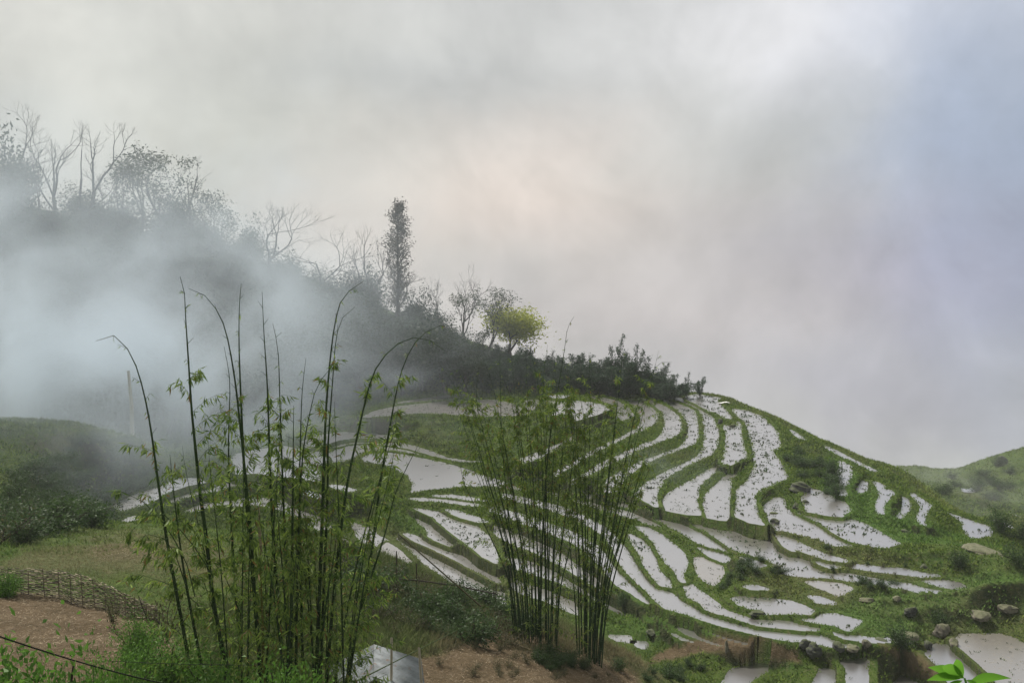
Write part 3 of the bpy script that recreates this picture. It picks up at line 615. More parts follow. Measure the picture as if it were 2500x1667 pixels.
def tree_data(kind,seed,H=10.):
    g=np.random.default_rng(seed); segs=[];tips=[]; crown=None
    if kind=='bare':      # leafless, forking high up
        r=H*.016; th=H*g.uniform(.35,.5); P=dict(wob=.13,up=.06,spread=.42,sh=.62,k=2,side=.5,lift=.25,tap=.9)
        d=np.array([g.normal(0,.05),g.normal(0,.05),1.]); grow(np.zeros(3),d,th,r,5,g,segs,tips,P)
    elif kind=='snag':    # few long limbs
        r=H*.018; P=dict(wob=.10,up=.05,spread=.35,sh=.55,k=1,side=.42,lift=.1,tap=.86)
        grow(np.zeros(3),np.array([0,0,1.]),H*.55,r,4,g,segs,tips,P)
    elif kind=='spreading': # broad bare crown leaning out
        r=H*.02; P=dict(wob=.14,up=.02,spread=.6,sh=.72,k=2,side=.5,lift=.1,tap=.88)
        grow(np.zeros(3),np.array([.35,0,1.]),H*.32,r,5,g,segs,tips,P)
    elif kind=='sparse':  # fine limbs, big loose leaves on top
        r=H*.014; P=dict(wob=.1,up=.08,spread=.38,sh=.66,k=2,side=.45,lift=.2,tap=.88)
        grow(np.zeros(3),np.array([g.normal(0,.1),0,1.]),H*.38,r,4,g,segs,tips,P)
        crown=scatter_leaves(tips,g,5,H*.02,H*.022,(.02,.035,.015),(.05,.07,.025),.6,seed)
    elif kind=='column':  # tall spire, short rising boughs, small sparse leaves
        p=np.zeros(3); n=40; pts=[]
        for i in range(n):
            q=p+np.array([g.normal(0,.02),g.normal(0,.02),H/n]); segs.append((*p,*q,H*.012*(1-i/n)+.02,H*.012*(1-(i+1)/n)+.02)); p=q
            f=i/n
            if f>.26:
                prof=.125*H*np.interp(f,[.26,.4,.5,.6,.72,.82,.93,1],[.5,1.0,.85,1.15,.72,.66,.42,.1])
                for k in range(5):
                    a=g.uniform(0,6.28); e=np.array([math.cos(a),math.sin(a),g.uniform(.5,1.0)]); L=prof*g.uniform(.6,1.1); b=p
                    for s_ in range(3):
                        c_=b+e/np.linalg.norm(e)*L/3+np.array([0,0,L*.05]); segs.append((*b,*c_,H*.0022,H*.0012)); b=c_; tips.append((b+g.normal(0,H*.01,3),e))
        crown=scatter_leaves(tips,g,9,H*.015,H*.017,(.035,.026,.016),(.06,.055,.025),.4,seed)
    elif kind=='umbrella': # rounded spreading crown, visible limbs, yellow green
        r=H*.028; P=dict(wob=.12,up=.0,spread=.5,sh=.74,k=2,side=.4,lift=.28,tap=.88)
        grow(np.zeros(3),np.array([0,0,1.]),H*.24,r,5,g,segs,tips,P)
        crown=scatter_leaves(tips,g,30,H*.055,H*.028,(.17,.21,.014),(.42,.44,.04),.1,seed,.95)
    elif kind=='bushy':   # dense crown of leaf clumps down to the ground
        r=H*.03; P=dict(wob=.12,up=.05,spread=.5,sh=.62,k=2,side=.6,lift=.15,tap=.85)
        grow(np.zeros(3),np.array([g.normal(0,.12),g.normal(0,.12),1.]),H*.36,r,3,g,segs,tips,P)
        lob=[(np.array([g.normal(0,H*.15),g.normal(0,H*.15),H*z]),None) for z in g.uniform(.25,.92,13)]
        crown=scatter_leaves(tips+lob*2,g,34,H*.075,H*.042,(.013,.026,.013),(.036,.058,.024),.2,seed)
    elif kind=='plume':   # clump of feathery upright stems
        for k in range(9):
            p=np.array([g.normal(0,H*.008),g.normal(0,H*.008),0]); d=np.array([g.normal(0,.24),g.normal(0,.24),1.]); h=H*g.uniform(.45,1)
            n=12
            for i in range(n):
                d=d+np.array([d[0]*.06,d[1]*.06,0]); d/=np.linalg.norm(d); q=p+d*h/n; segs.append((*p,*q,H*.004,H*.0035)); p=q
                if i>2:
                    for _ in range(4): tips.append((p+g.normal(0,H*.035*(1.5-i/n),3),d))
        crown=scatter_leaves(tips,g,11,H*.022,H*.038,(.010,.030,.018),(.038,.075,.030),.35,seed)
    return segs,crown
class TreeKind:
    def __init__(s,kind,seed,name,ns=4,H=10.,bark=BARK):
        segs,crown=tree_data(kind,seed,H); V,Fc,C_=tubes(segs,ns,bark,.25,seed)
        top=V[:,2].max() if crown is None else max(V[:,2].max(),np.percentile(crown[0][:,2],99.7))
        s.k=10./top; s.name=name
        big=None
        if crown is None:  # the fine twigs are the crown, the stout limbs the trunk
            sg=np.array(segs); big=sg[:,6]>sg[:,6].max()*.22
            V,Fc,C_=tubes(sg[big],ns,bark,.25,seed); crown=tubes(sg[~big],3,bark,.25,seed+1)
        s.tr=mesh_np('stems' if kind=='plume' else 'trunk',V*s.k,Fc,MB_,attr={'tint':C_},link=False)
        s.cr=mesh_np('crown',crown[0]*s.k,crown[1],ML if big is None else MB_,attr={'tint':crown[2]},link=False)
    def put(s,x,y,z,H,rz=0,w=1.,label=None,cat=None,group=None,lean=0,name=None):
        e=empty(name or s.name,(x,y,z-.15),rz,label=label,cat=cat,group=group); k=H/10.; e.scale=(k*w,k*w,k); e.rotation_euler=(0,lean,rz)
        for nm,me in ((s.tr.name.split('.')[0],s.tr),('crown',s.cr)):
            o=bpy.data.objects.new(nm,me); COL.objects.link(o); o.parent=e
        return e
RID=np.array([(-400,245),(0,238),(300,230),(600,213),(760,203),(900,195),(1100,188),(1300,184),(1500,181),(1700,180)],float)
FOOT=np.array([(-400,175),(0,178),(300,172),(600,160),(800,164),(940,170),(1000,167),(1200,163),(1400,165),(1550,173),(1700,178)],float)
def at_sky(px,ytop,dr=-4.):
    r=float(np.interp(px,RID[:,0],RID[:,1]))+dr; x,y,_=W(px,800,r); z=gz(x,y); return x,y,z,-float(tn(px,ytop))*r-z
SK=[ # kind, px, top py, width, label
('bare',4,240,1.0,'leafless tree cut by the left edge of the picture'),
('bare',148,281,1.0,'tallest leafless tree with fine twigs on the far left ridge'),
('snag',112,320,.8,'small dead tree left of the tallest bare tree on the ridge'),
('snag',196,288,.8,'slim straight bare tree just right of the tallest one on the ridge'),
('bare',236,300,1.0,'bare forked tree at the right end of the far left group'),
('spreading',275,362,.8,'low bare tree with wide branches beside the leafy ridge trees'),
('sparse',335,352,1.25,'thinly leaved broad tree on the misty ridge, left of its twin'),
('sparse',405,360,1.25,'thinly leaved broad tree on the misty ridge, right of its twin'),
('snag',489,368,1.1,'dead tree with one crooked leader and a long left limb'),
('sparse',550,434,.9,'slender tree with drooping leaf tufts at the ridge edge'),
('bare',668,488,1.25,'round twiggy leafless tree above the gap in the ridge'),
('spreading',722,540,1.3,'dark leafless tree spreading to the right over the ridge gap'),
('bare',912,540,.62,'bare dead tree beside the tall narrow tree'),
('column',974,486,1.0,'tall narrow spire-shaped tree with sparse brownish leaves'),
('bare',1078,664,.7,'thin bare tree left of the dark forked dead tree'),
('bare',1119,634,.85,'dark forked dead tree with dense upper twigs'),
('sparse',1142,694,1.0,'dark trunked tree with loose leaves right of the dead tree'),
('sparse',1176,704,1.2,'wide tree with sparse round leaves beside the yellow green tree'),
('umbrella',1240,750,1.3,'rounded yellow green tree at the end of the forest'),
('bare',940,640,1.2,'low twiggy bare tree at the foot of the tall narrow tree')]
kinds={}
for i,(k,px,yt,wd_,lb) in enumerate(SK):
    x,y,z,Ht=at_sky(px,yt,-6 if k!='umbrella' else -8)
    TK=TreeKind(k,100+i*7,{'bare':'bare_tree','snag':'dead_tree','spreading':'bare_tree','sparse':'leafy_tree','column':'spire_tree','umbrella':'umbrella_tree'}[k],5)
    TK.put(x,y,z,Ht,(i*1.7 if k not in('spreading','umbrella') else 0),wd_*(1.25 if k in('bare','sparse') else 1),lb,'tree')
BU=[TreeKind('bushy',300+i,'forest_tree',3) for i in range(7)]; PLM=[TreeKind('plume',340+i,'bamboo_thicket',3) for i in range(4)]
# dense trees standing one behind another down the misty hillside
g6=np.random.default_rng(66); n=0; spots=[]
for _ in range(6000):
    if n>=262: break
    px=g6.uniform(-160,1660); f=g6.random()**.8
    r0=np.interp(px,FOOT[:,0],FOOT[:,1])+2; r1=np.interp(px,RID[:,0],RID[:,1])-2
    r=r0+(r1-r0)*f; x,y,_=W(px,800,r)
    if any((x-a)**2+(y-b)**2<3.5**2 for a,b in spots): continue
    spots.append((x,y)); z=gz(x,y)
    cap=np.interp(px,[-160,0,300,500,560,640,780,900,1060,1150,1300,1500,1660],[440,450,462,505,560,605,662,700,745,812,866,890,926])
    Hm=-float(tn(px,cap))*r-z; Ht=min(g6.uniform(9,14) if px<1150 else g6.uniform(4,8),Hm*g6.uniform(.8,1.04)+(1.5 if px<900 else 0))
    if Ht<2.2: continue
    if px>1180 or (g6.random()<.2 and px>900): PLM[n%4].put(x,y,z,Ht,g6.uniform(0,6.28),g6.uniform(1.1,1.7),'dark feathery bamboo thicket on the crest behind the upper terraces','bamboo',group='bamboo thickets along the crest')
    else: BU[n%7].put(x,y,z,Ht,g6.uniform(0,6.28),g6.uniform(.9,1.35),'dense dark tree among the many on the misty hillside','tree',group='dense trees on the misty hillside')
    n+=1
print('forest',n)
for k in range(72):
    px=900+ (1640-900)*(k+g6.uniform(-.4,.4))/71; yt=np.interp(px,[900,1060,1150,1300,1500,1640],[800,830,845,872,885,918])+g6.uniform(-14,12); rr=np.interp(px,RID[:,0],RID[:,1])-g6.uniform(4,13); x,y,_=W(px,800,rr); z=gz(x,y); Ht=-float(tn(px,yt))*rr-z
    if Ht>1.5: PLM[k%4].put(x,y,z,Ht,k*1.3,1.9 if Ht<5 else 1.5,'dark feathery bamboo thicket on the crest behind the upper terraces','bamboo',group='bamboo thickets along the crest')
for i,(px,yt,lb) in enumerate([(1292,842,'leaning feathery bamboo top right of the yellow green tree'),(1335,856,None),(1405,868,None),(1442,862,None),(1480,872,None),
   (1494,815,'tallest bamboo plume on the crest, standing above the thicket'),(1545,843,'second tall bamboo plume on the crest, leaning right'),(1585,872,None),(1615,885,None),(1680,905,'small bushy plume near the right end of the crest thicket'),(1715,918,'last small shrub at the right end of the crest thicket')]):
    x,y,z,Ht=at_sky(px,yt,-7+i%3)
    PLM[i%4].put(x,y,z,Ht,i*1.3,.75 if lb else 1.1,lb or 'dark feathery bamboo thicket on the crest behind the upper terraces','bamboo',group=None if lb else 'bamboo thickets along the crest')
for px,yt,H_,lb in [(40,312,0,'dark leafy tree at the far left of the ridge'),(612,520,0,'dense dark tree left of the round twiggy tree'),(876,640,0,'dense dark tree left of the bare dead tree'),(445,440,0,'dark leafy tree under the crooked dead tree'),(1042,697,0,'small dark tree between the tall narrow tree and the dead trees')]:
    x,y,z,Ht=at_sky(px,yt,-5); BU[(px)%7].put(x,y,z,Ht,px,.8,lb,'tree')

# ---------------------------------------------------------------- bamboo: each clump a thing, every culm a part with its leaves below it
def cr(pts,n):
    pts=np.array(pts,float); P=np.vstack([2*pts[0]-pts[1],pts,2*pts[-1]-pts[-2]]); out_=[]
    L=np.r_[0,np.cumsum(np.linalg.norm(np.diff(pts,axis=0),axis=1))]; u=np.linspace(0,L[-1],n)
    for a in u:
        i=min(int(np.searchsorted(L,a,'right')-1),len(pts)-2); t=(a-L[i])/(L[i+1]-L[i]+1e-9); p0,p1,p2,p3=P[i:i+4]
        out_.append(.5*((2*p1)+(-p0+p2)*t+(2*p0-5*p1+4*p2-p3)*t*t+(-p0+3*p1-3*p2+p3)*t**3))
    return np.array(out_)
def culm(path,rad,g,root,dense,leafL=.24,col=(.030,.052,.020),bare=False,lc=((.06,.12,.022),(.26,.35,.07)),tipbare=.80,blen=1.0):
    """path: foot to tip, world points; rad: foot radius"""
    L=np.linalg.norm(np.diff(path,axis=0),axis=1).sum(); nn=max(6,int(L/.42)); pth=cr(path,nn); segs=[];cs=[]
    R_n=rad*np.interp(np.linspace(0,1,nn),[0,.5,.85,1],[1,.72,.30,.10])
    for i in range(nn-1):
        a,b=pth[i],pth[i+1]; q=a+(b-a)*.06; q2=a+(b-a)*.94
        segs.append((*a,*q,R_n[i]*1.22,R_n[i]*1.16)); cs.append(np.array(col)*1.9+.012)
        segs.append((*q,*q2,R_n[i],R_n[i+1])); cs.append(np.array(col)*g.uniform(.8,1.3))
        segs.append((*q2,*b,R_n[i+1],R_n[i+1]*1.2)); cs.append(np.array(col)*.8)
    P=[];D=[];Ls=[]
    if not bare:
        for i in range(2,nn):
            f=i/nn; d=pth[min(i,nn-1)]-pth[i-1]; d/=np.linalg.norm(d)
            den=dense(f,pth[i-1]) 
            top=f>tipbare
            top0=top
            for k in range(2 if not top0 else 1):
                top=top0
                stub=(not top) and g.random()>den
                if stub and (k or f<.3): continue
                top=top or stub
                a=g.uniform(0,6.28); out_=np.array([math.cos(a),math.sin(a),0.]); bl=(g.uniform(.5,1.5)*blen*(1.25-f) if not top else g.uniform(.08,.26)); e=out_*.9+d*g.uniform(.5,1.3)
                p=pth[i-1]; st=4 if not top else 1; e/=np.linalg.norm(e)
                for s_ in range(st):
                    e=e+np.array([0,0,-.16*(s_>0)]) ; e/=np.linalg.norm(e); q=p+e*bl/st; segs.append((*p,*q,max(.0035,rad*.13*(1-s_/st)),.003)); cs.append(np.array(col)*1.25)
                    if not top or f>.965 or g.random()<.5:
                        for _ in range((5 if s_<st-1 else 5) if not top else (7 if f>.965 else 3)):
                            w=q+(p-q)*g.random()*1.0; dd=e*.6+g.normal(0,.45,3)+np.array([0,0,-1.1]); P.append(w);D.append(dd);Ls.append(leafL*g.uniform(.55,1.2)*(.6 if top else 1))
                    if not top and s_>0 and g.random()<.7:
                        e2=e+g.normal(0,.6,3); e2/=np.linalg.norm(e2); q3=q+e2*bl*.3; segs.append((*q,*q3,.004,.0025)); cs.append(np.array(col)*1.25)
                        for _ in range(6): dd=e2*.6+g.normal(0,.45,3)+np.array([0,0,-1.0]); P.append(q+(q3-q)*g.uniform(.3,1)+g.normal(0,.02,3));D.append(dd);Ls.append(leafL*g.uniform(.6,1.2))
                    p=q
    V,Fc,C_=tubes(segs,6,np.array(cs),.08,3)
    o=mesh_np('culm',V,Fc,MB_,parent=root,attr={'tint':C_})
    if P:
        P=np.array(P);D=np.array(D);Ls=np.array(Ls); t=g.random(len(P)); c=mixc(lc[0],lc[1],t**1.4); dead=g.random(len(P))<.05; c[dead]=(.20,.13,.04)
        V,Fc,C_=leaves(P,D,Ls,Ls*.135+.006,c,g.integers(1e6)); mesh_np('leaves',V,Fc,ML,parent=o,attr={'tint':C_})
    return o
def path_from(px,r0,r1=None):
    """culm seen tip to foot through these pixels, standing r metres away"""
    r1=r1 or r0; n=len(px); return [np.array(W(x,y,r1+(r0-r1)*i/(n-1))) for i,(x,y) in enumerate(px)][::-1]
g7=np.random.default_rng(77)
B1=[([(235,832),(270,817),(302,839),(330,888),(351,959),(368,1046),(389,1197),(410,1332),(445,1523),(472,1667),(490,1760)],26,.050),
([(440,676),(451,720),(453,773),(461,895),(468,1001),(480,1123),(488,1200),(504,1315),(521,1468),(553,1638),(565,1760)],26,.062),
([(460,704),(498,720),(526,752),(551,808),(572,917),(586,1036),(603,1200),(613,1315),(625,1510),(638,1667),(642,1760)],26.5,.056),
([(589,692),(584,755),(584,860),(588,966),(596,1141),(612,1350),(630,1550),(640,1760)],27,.060),
([(640,713),(644,808),(652,931),(656,1036),(661,1200),(674,1400),(688,1600),(694,1760)],27,.055),
([(666,790),(679,860),(684,1001),(691,1200),(700,1450),(705,1760)],27.5,.050),
([(887,687),(842,720),(824,762),(810,843),(796,1001),(789,1200),(780,1450),(768,1760)],26.5,.062),
([(866,750),(838,773),(821,825),(812,931),(801,1088),(800,1200),(790,1450),(778,1760)],27,.048),
([(1083,854),(1038,826),(1002,826),(962,846),(921,894),(898,955),(870,1075),(845,1200),(815,1450),(790,1760)],26.5,.055),
([(1111,793),(1075,795),(1042,809),(1010,842),(978,914),(949,1056),(926,1196),(907,1349),(884,1463),(845,1667),(838,1760)],28,.052),
([(747,874),(737,966),(733,1106),(731,1200),(735,1450),(742,1760)],27,.048),
([(810,895),(775,941),(758,1001),(742,1088),(733,1200),(725,1450),(722,1760)],26.5,.045),
([(547,846),(561,931),(558,1071),(561,1200),(575,1450),(600,1760)],27.5,.046),
([(415,1110),(424,1200),(450,1400),(500,1667),(515,1760)],26,.045),
([(1030,1070),(1014,1100),(968,1196),(941,1299),(907,1406),(868,1540),(842,1760)],27.5,.045),
([(717,990),(715,1200),(712,1450),(708,1760)],26.2,.055)]
def dens1(f,p):
    dyy=p[1]*cp-p[2]*sp; px=CX+F*p[0]/dyy; py=CY-F*(p[1]*sp+p[2]*cp)/dyy
    a=np.interp(py,[700,840,900,1050,1300,1667],[0,.25,.6,.66,.52,.46])
    if 700<px<870 and py<1020: a*=.35
    if px<430 and py<1040: a*=.05
    if 560<px<720 and py<1000: a*=.35
    if px>900: a*=.8
    return a
root=empty('bamboo_clump',tuple(np.array(W(690,1760,27))),label='nearest and tallest bamboo clump with loose leaning culms, left of centre',cat='bamboo')
root.location=W(690,1760,27); RL=np.array(root.location)
def shift(pth): return [p-RL for p in pth]
def D1(f,p): return dens1(f,p+RL)
for px,r,rad in B1:
    culm(shift(path_from(px,r,r+g7.uniform(-.6,.6))),rad,g7,root,D1,.26)
for k in range(24):   # shorter and younger culms among them
    xb=g7.uniform(560,850); lean=g7.uniform(-.14,.16)+(xb-700)/1600; yt=g7.uniform(960,1330); h=1760-yt
    xt=xb+lean*h; px=[(xt+lean*60,yt),(xt-.0*h,yt+70),(xb+lean*h*.45,yt+h*.5),(xb,1760)]
    culm(shift(path_from(px,26+g7.uniform(-1.2,2.0))),g7.uniform(.02,.04),g7,root,lambda f,p:.42,.25,tipbare=.92)
for k in range(9):    # low leafy side shoots reaching left over the meadow
    x0=g7.uniform(430,620); y0=g7.uniform(1350,1760); dx=g7.uniform(90,260); 
    px=[(x0-dx,y0-g7.uniform(60,170)),(x0-dx*.6,y0-g7.uniform(120,190)),(x0-dx*.25,y0-90),(x0,y0)]
    culm(shift(path_from(px,25.5+g7.uniform(-1,1))),.014,g7,root,lambda f,p:.5,.26,tipbare=1.0,blen=.6)
dead=culm(shift(path_from([(632,1232),(636,1353)],25.6)),.05,g7,root,None,bare=True,col=(.24,.19,.13)); dead.name='culm'
culm(shift(path_from([(636,1353),(640,1500),(647,1760)],25.6)),.052,g7,root,None,bare=True,col=(.12,.115,.03))
# the second clump, farther off on the knoll: two tight sheaves
foot=hit(1380,1585); rc=float(np.hypot(foot[0],foot[1])); print('clump2 r',rc)
def clump2(xs0,xs1,xt0,xt1,n,yb,seed,label,extra=()):
    g=np.random.default_rng(seed); f0=np.array(W((xs0+xs1)/2,yb,rc)); f0[2]=gz(f0[0],f0[1])
    rt=empty('bamboo_clump',tuple(f0),label=label,cat='bamboo')
    def dd(f,p):
        p=p+f0; dyy=p[1]*cp-p[2]*sp; py=CY-F*(p[1]*sp+p[2]*cp)/dyy
        return float(np.interp(py,[820,900,1000,1200,1350,1560],[.4,.62,.6,.34,.12,.03]))
    for k in range(n):
        f=(k+g.uniform(-.4,.4))/(n-1); f=min(max(f,0),1); xb=xs0+(xs1-xs0)*f+g.normal(0,3); xt=xt0+(xt1-xt0)*f+g.normal(0,12); yt=g.uniform(850,1080) if g.random()<.75 else g.uniform(1050,1250)
        h=yb-yt; bow=(xt-xb)*.28; tipx=xt+(xt-xb)*g.uniform(0,.25)+g.uniform(-22,22)
        px=[(tipx,yt-g.uniform(0,16)),(xt-(xt-xb)*.05,yt+h*.14),(xb+(xt-xb)*.62-bow*.3,yt+h*.42),(xb+(xt-xb)*.25-bow*.3,yt+h*.7),(xb,yb+g.uniform(-12,14))]
        r=rc+g.uniform(-.9,.9); P=path_from(px,r); P[0][2]=gz(P[0][0],P[0][1])-.1
        culm([p-f0 for p in P],g.uniform(.028,.044),g,rt,dd,.27,col=(.026,.050,.020),lc=((.055,.11,.018),(.25,.33,.055)),tipbare=.9,blen=1.25)
    for px,rad in extra:
        P=path_from(px,rc); P[0][2]=gz(P[0][0],P[0][1])-.1
        culm([p-f0 for p in P],rad,g,rt,dd,.27,tipbare=.8,blen=1.1)
    return rt
clump2(1252,1362,1105,1410,32,1545,11,'bamboo clump in the middle whose many dark culms fan out to the left',
  [([(1402,772),(1386,801),(1378,854),(1365,935),(1341,1083),(1325,1300),(1318,1545)],.055),([(1220,868),(1222,950),(1226,1083),(1245,1300),(1275,1540)],.05)])
clump2(1412,1470,1370,1575,24,1598,12,'tight bamboo sheaf on the bare knoll, just right of the fanned clump',
  [([(1640,884),(1608,888),(1583,927),(1555,995),(1535,1083),(1495,1300),(1445,1598)],.05),([(1600,1120),(1570,1180),(1530,1300),(1490,1450),(1462,1598)],.045)])

# ---------------------------------------------------------------- near ground: brush, straw, fence, shed, stones
def shrub_mesh(seed,H=1.,col1=(.02,.04,.015),col2=(.06,.09,.03),Lf=.075,n=9,per=60):
    g=np.random.default_rng(seed); segs=[];tips=[]
    for k in range(n):
        a=g.uniform(0,6.28); d=np.array([math.cos(a)*g.uniform(.1,.8),math.sin(a)*g.uniform(.1,.8),1.]); p=np.zeros(3); h=H*g.uniform(.5,1)
        for i in range(5):
            d=d+g.normal(0,.15,3); d/=np.linalg.norm(d); q=p+d*h/5; segs.append((*p,*q,H*.012,H*.009)); p=q
            if i>0: tips.append((p,d))
    V,Fc,C_=tubes(segs,3,BARK,.2,seed); cr_=scatter_leaves(tips,g,per//5,H*.12,Lf,col1,col2,.1,seed)
    return mesh_np('stems',V,Fc,MB_,attr={'tint':C_},link=False),mesh_np('leaves',cr_[0],cr_[1],ML,attr={'tint':cr_[2]},link=False)
def put_parts(name,mes,loc,sc,rz,**k):
    e=empty(name,tuple(loc),rz,**k); e.scale=(sc if isinstance(sc,tuple) else (sc,sc,sc))
    for me in mes:
        o=bpy.data.objects.new(me.name.split('.')[0],me); COL.objects.link(o); o.parent=e
    return e
g8=np.random.default_rng(88)
DK=[shrub_mesh(500+i,1,(.018,.042,.014),(.060,.105,.028),.085,11,150) for i in range(4)]
BR=[shrub_mesh(520+i,1,(.045,.11,.018),(.13,.26,.04),.062,15,380) for i in range(3)]
BRN=[shrub_mesh(540+i,1,(.04,.05,.02),(.12,.11,.05),.07,10,70) for i in range(3)]
# dark scrub on the round hillock, in the gully, on the banks and the brushy knoll
def field(n,poly,mes,s0,s1,label,group,seed,name='shrub',mind=1.2):
    g=np.random.default_rng(seed); poly=np.array(poly,float); lo,hi=poly.min(0),poly.max(0); c=0; pts=[]
    for _ in range(n*40):
        if c>=n: break
        q=g.uniform(lo,hi)
        if not inpoly(np.array([q[0]]),np.array([q[1]]),poly)[0]: continue
        p=hit(*q)
        if any(np.hypot(p[0]-a,p[1]-b)<mind for a,b in pts): continue
        pts.append((p[0],p[1])); s=g.uniform(s0,s1); put_parts(name,mes[c%len(mes)],(p[0],p[1],p[2]-.1*s),(s*1.25,s*1.25,s),g.uniform(0,6.28),label=label,cat='shrub',group=group); c+=1
field(80,[(20,1240),(60,1150),(150,1120),(210,1075),(300,1080),(330,1130),(400,1160),(330,1200),(250,1245),(120,1262)],DK,1.0,2.1,'dark shrub among those covering the misty round hillock','shrubs covering the hillock',1)
field(34,[(-40,1330),(-40,1250),(120,1262),(260,1262),(230,1285),(130,1300),(60,1330)],DK+BRN[:1],1.2,2.6,'dark green shrub of the hedge behind the left meadow','shrubs behind the left meadow',2)
field(18,[(1900,1080),(2010,1120),(2050,1160),(2050,1240),(1990,1180),(1930,1150)],DK,.9,1.7,'dark shrub on the steep bank right of the big weedy paddy','shrubs on the steep right bank',3)
field(12,[(1810,1370),(1880,1360),(1910,1400),(1860,1420),(1800,1440),(1760,1470),(1750,1440)],DK,.5,1.0,'small dark bush on the overgrown bank among the lower paddies','bushes on the overgrown lower bank',4,mind=.7)
field(62,[(900,1340),(960,1370),(1080,1440),(1250,1500),(1360,1540),(1250,1590),(1000,1560),(900,1520),(850,1420),(840,1340)],DK+BRN,.6,1.7,'tangled bush on the brushy slope between the two near bamboo clumps','bushes on the brushy slope',5,mind=.7)
field(12,[(1290,1600),(1400,1600),(1450,1640),(1340,1640)],DK,.4,.8,'low dark weed at the foot of the tight bamboo sheaf','weeds at the foot of the bamboo sheaf',6,mind=.5)
field(26,[(1000,1590),(1180,1570),(1400,1610),(1540,1640),(1500,1660),(1150,1660)],BRN,.25,.6,'dry tuft on the straw covered ground below the bamboo','dry tufts below the bamboo',12,mind=.6,name='dry_tuft')
field(9,[(1500,1620),(1600,1625),(1700,1610),(1760,1640),(1640,1667),(1520,1667)],DK,.5,1.0,'dark bush on the steep bank below the red earth lip','bushes below the red earth lip',7,mind=.8)
field(6,[(2085,1420),(2190,1425),(2200,1440),(2090,1440)],DK,.5,1.0,'spiky green bush beside the long right-hand paddies','bushes beside the right-hand paddies',8,mind=.5)
field(14,[(2230,1165),(2330,1155),(2480,1130),(2500,1200),(2400,1230),(2300,1210)],DK,1.0,2.4,'small bush on the far right hillside','bushes on the far right hillside',9,mind=3)
field(16,[(1960,1290),(2180,1360),(2400,1420),(2300,1500),(2060,1440),(1950,1350)],BRN+DK[:1],.3,.7,'small weed on the green slope right of the paddies','weeds on the right green slope',10,mind=1)
for px,py,s,lb in [(2340,1385,2.0,'round dark bush on the grey rock slab'),(2485,1375,2.2,'dark bush at the right edge above the bright meadow'),(2295,1525,1.6,'bright upright bush by the stones at lower right'),(2440,1300,3.0,'big dark bush at the end of the right-hand ridge'),(2490,1320,2.4,'low dark bush at the right edge below the ridge'),(2200,1590,2.0,'narrow dark bush by the grassy mound at lower right'),(2030,1160,2.2,'green bush in the hollow of the steep right bank'),(1520,1500,1.3,'round mossy bush right of the bamboo sheaf')]:
    p=hit(px,py); put_parts('shrub',DK[int(px)%4],(p[0],p[1],p[2]-.15),s,px,label=lb,cat='shrub')
# bright leafy weeds at the bottom of the view
for px,yt,r,wd_,lb in [(25,1572,15,1.3,'bright green leafy weed in the bottom left corner'),(95,1600,16,1.0,'bright green weed second from the bottom left corner'),(262,1612,20,.5,'thin bright weed beside the bare soil'),(228,1590,19,.4,'slim bright weed between the corner and the bamboo'),
   (420,1560,26,1.6,'large bright green bush at the foot of the leaning bamboo'),(330,1500,30,1.2,'pale green bush below the end of the woven fence'),(510,1590,24,1.5,'bright green bush right under the tall bamboo'),(640,1640,19,1.2,'bright weed at the bottom edge below the bamboo, left one'),(735,1632,20,1.0,'bright weed at the bottom edge below the bamboo, right one'),
   (15,1392,43,1.5,'yellow green bush growing through the left end of the woven fence'),(275,1450,37,.8,'pale weed leaning on the right part of the woven fence'),(400,1420,35,1.3,'feathery green bush left of the bamboo stems'),(360,1560,27,1.2,'bright bush between the fence end and the leaning bamboo'),(300,1590,24,1.1,'low bright bush over the black cable')]:
    x,y,z=W(px,yt,r); z0=gz(x,y); hgt=max(.5,z-z0+.1)
    put_parts('weed',BR[int(px)%3] if yt>1480 or px<100 else BRN[int(px)%3],(x,y,z0-.1),(hgt*.55*wd_,hgt*.55*wd_,hgt),px*.1,label=lb,cat='plant')
# near grass and straw litter
mk=m2.ravel()&(RV>16)&(RV<60)
cand=np.nonzero(mk)[0]; w8=RV[cand]/40*np.where(RV[cand]<25,.5,1)
sel=g8.choice(cand,80000,p=w8/w8.sum()); sg=ATT[sel,0]
isoil=g8.random(len(sel))<sg
Pg=VX[sel]+np.c_[g8.normal(0,.1,(len(sel),2)),np.zeros(len(sel))]
gp=~isoil; c=mixc((.06,.105,.028),(.17,.20,.07),g8.random(gp.sum())); d_=np.clip(ATT[sel,1][gp]*.9+g8.random(gp.sum())*.5-.25,0,1)[:,None]; c=c*(1-d_)+np.array([.23,.19,.11])*d_
brush=region([(840,1300),(1350,1500),(1600,1600),(1500,1667),(500,1800),(480,1500),(650,1400)],0,60,40)[sel][gp]
V,Fc,C_=blades(Pg[gp],g8.uniform(.05,.13,gp.sum())+brush*g8.uniform(.1,.55,gp.sum()),np.full(gp.sum(),.022)+brush*.01,.9,c*(1-.35*brush[:,None]),4,81)
tag(mesh_np('grass',V,Fc,MGR,attr={'tint':C_}),kind='stuff')
Ps=Pg[isoil&(g8.random(len(sel))<1.1)]; N=len(Ps); a=g8.uniform(0,6.28,N); D=np.stack([np.cos(a),np.sin(a),g8.normal(0,.15,N)],1)
V,Fc,C_=leaves(Ps+np.array([0,0,.03]),D,g8.uniform(.06,.26,N),np.full(N,.014),mixc((.22,.16,.10),(.50,.42,.30),g8.random(N)),5)
tag(mesh_np('straw_litter',V,Fc,MGR,attr={'tint':C_}),kind='stuff')
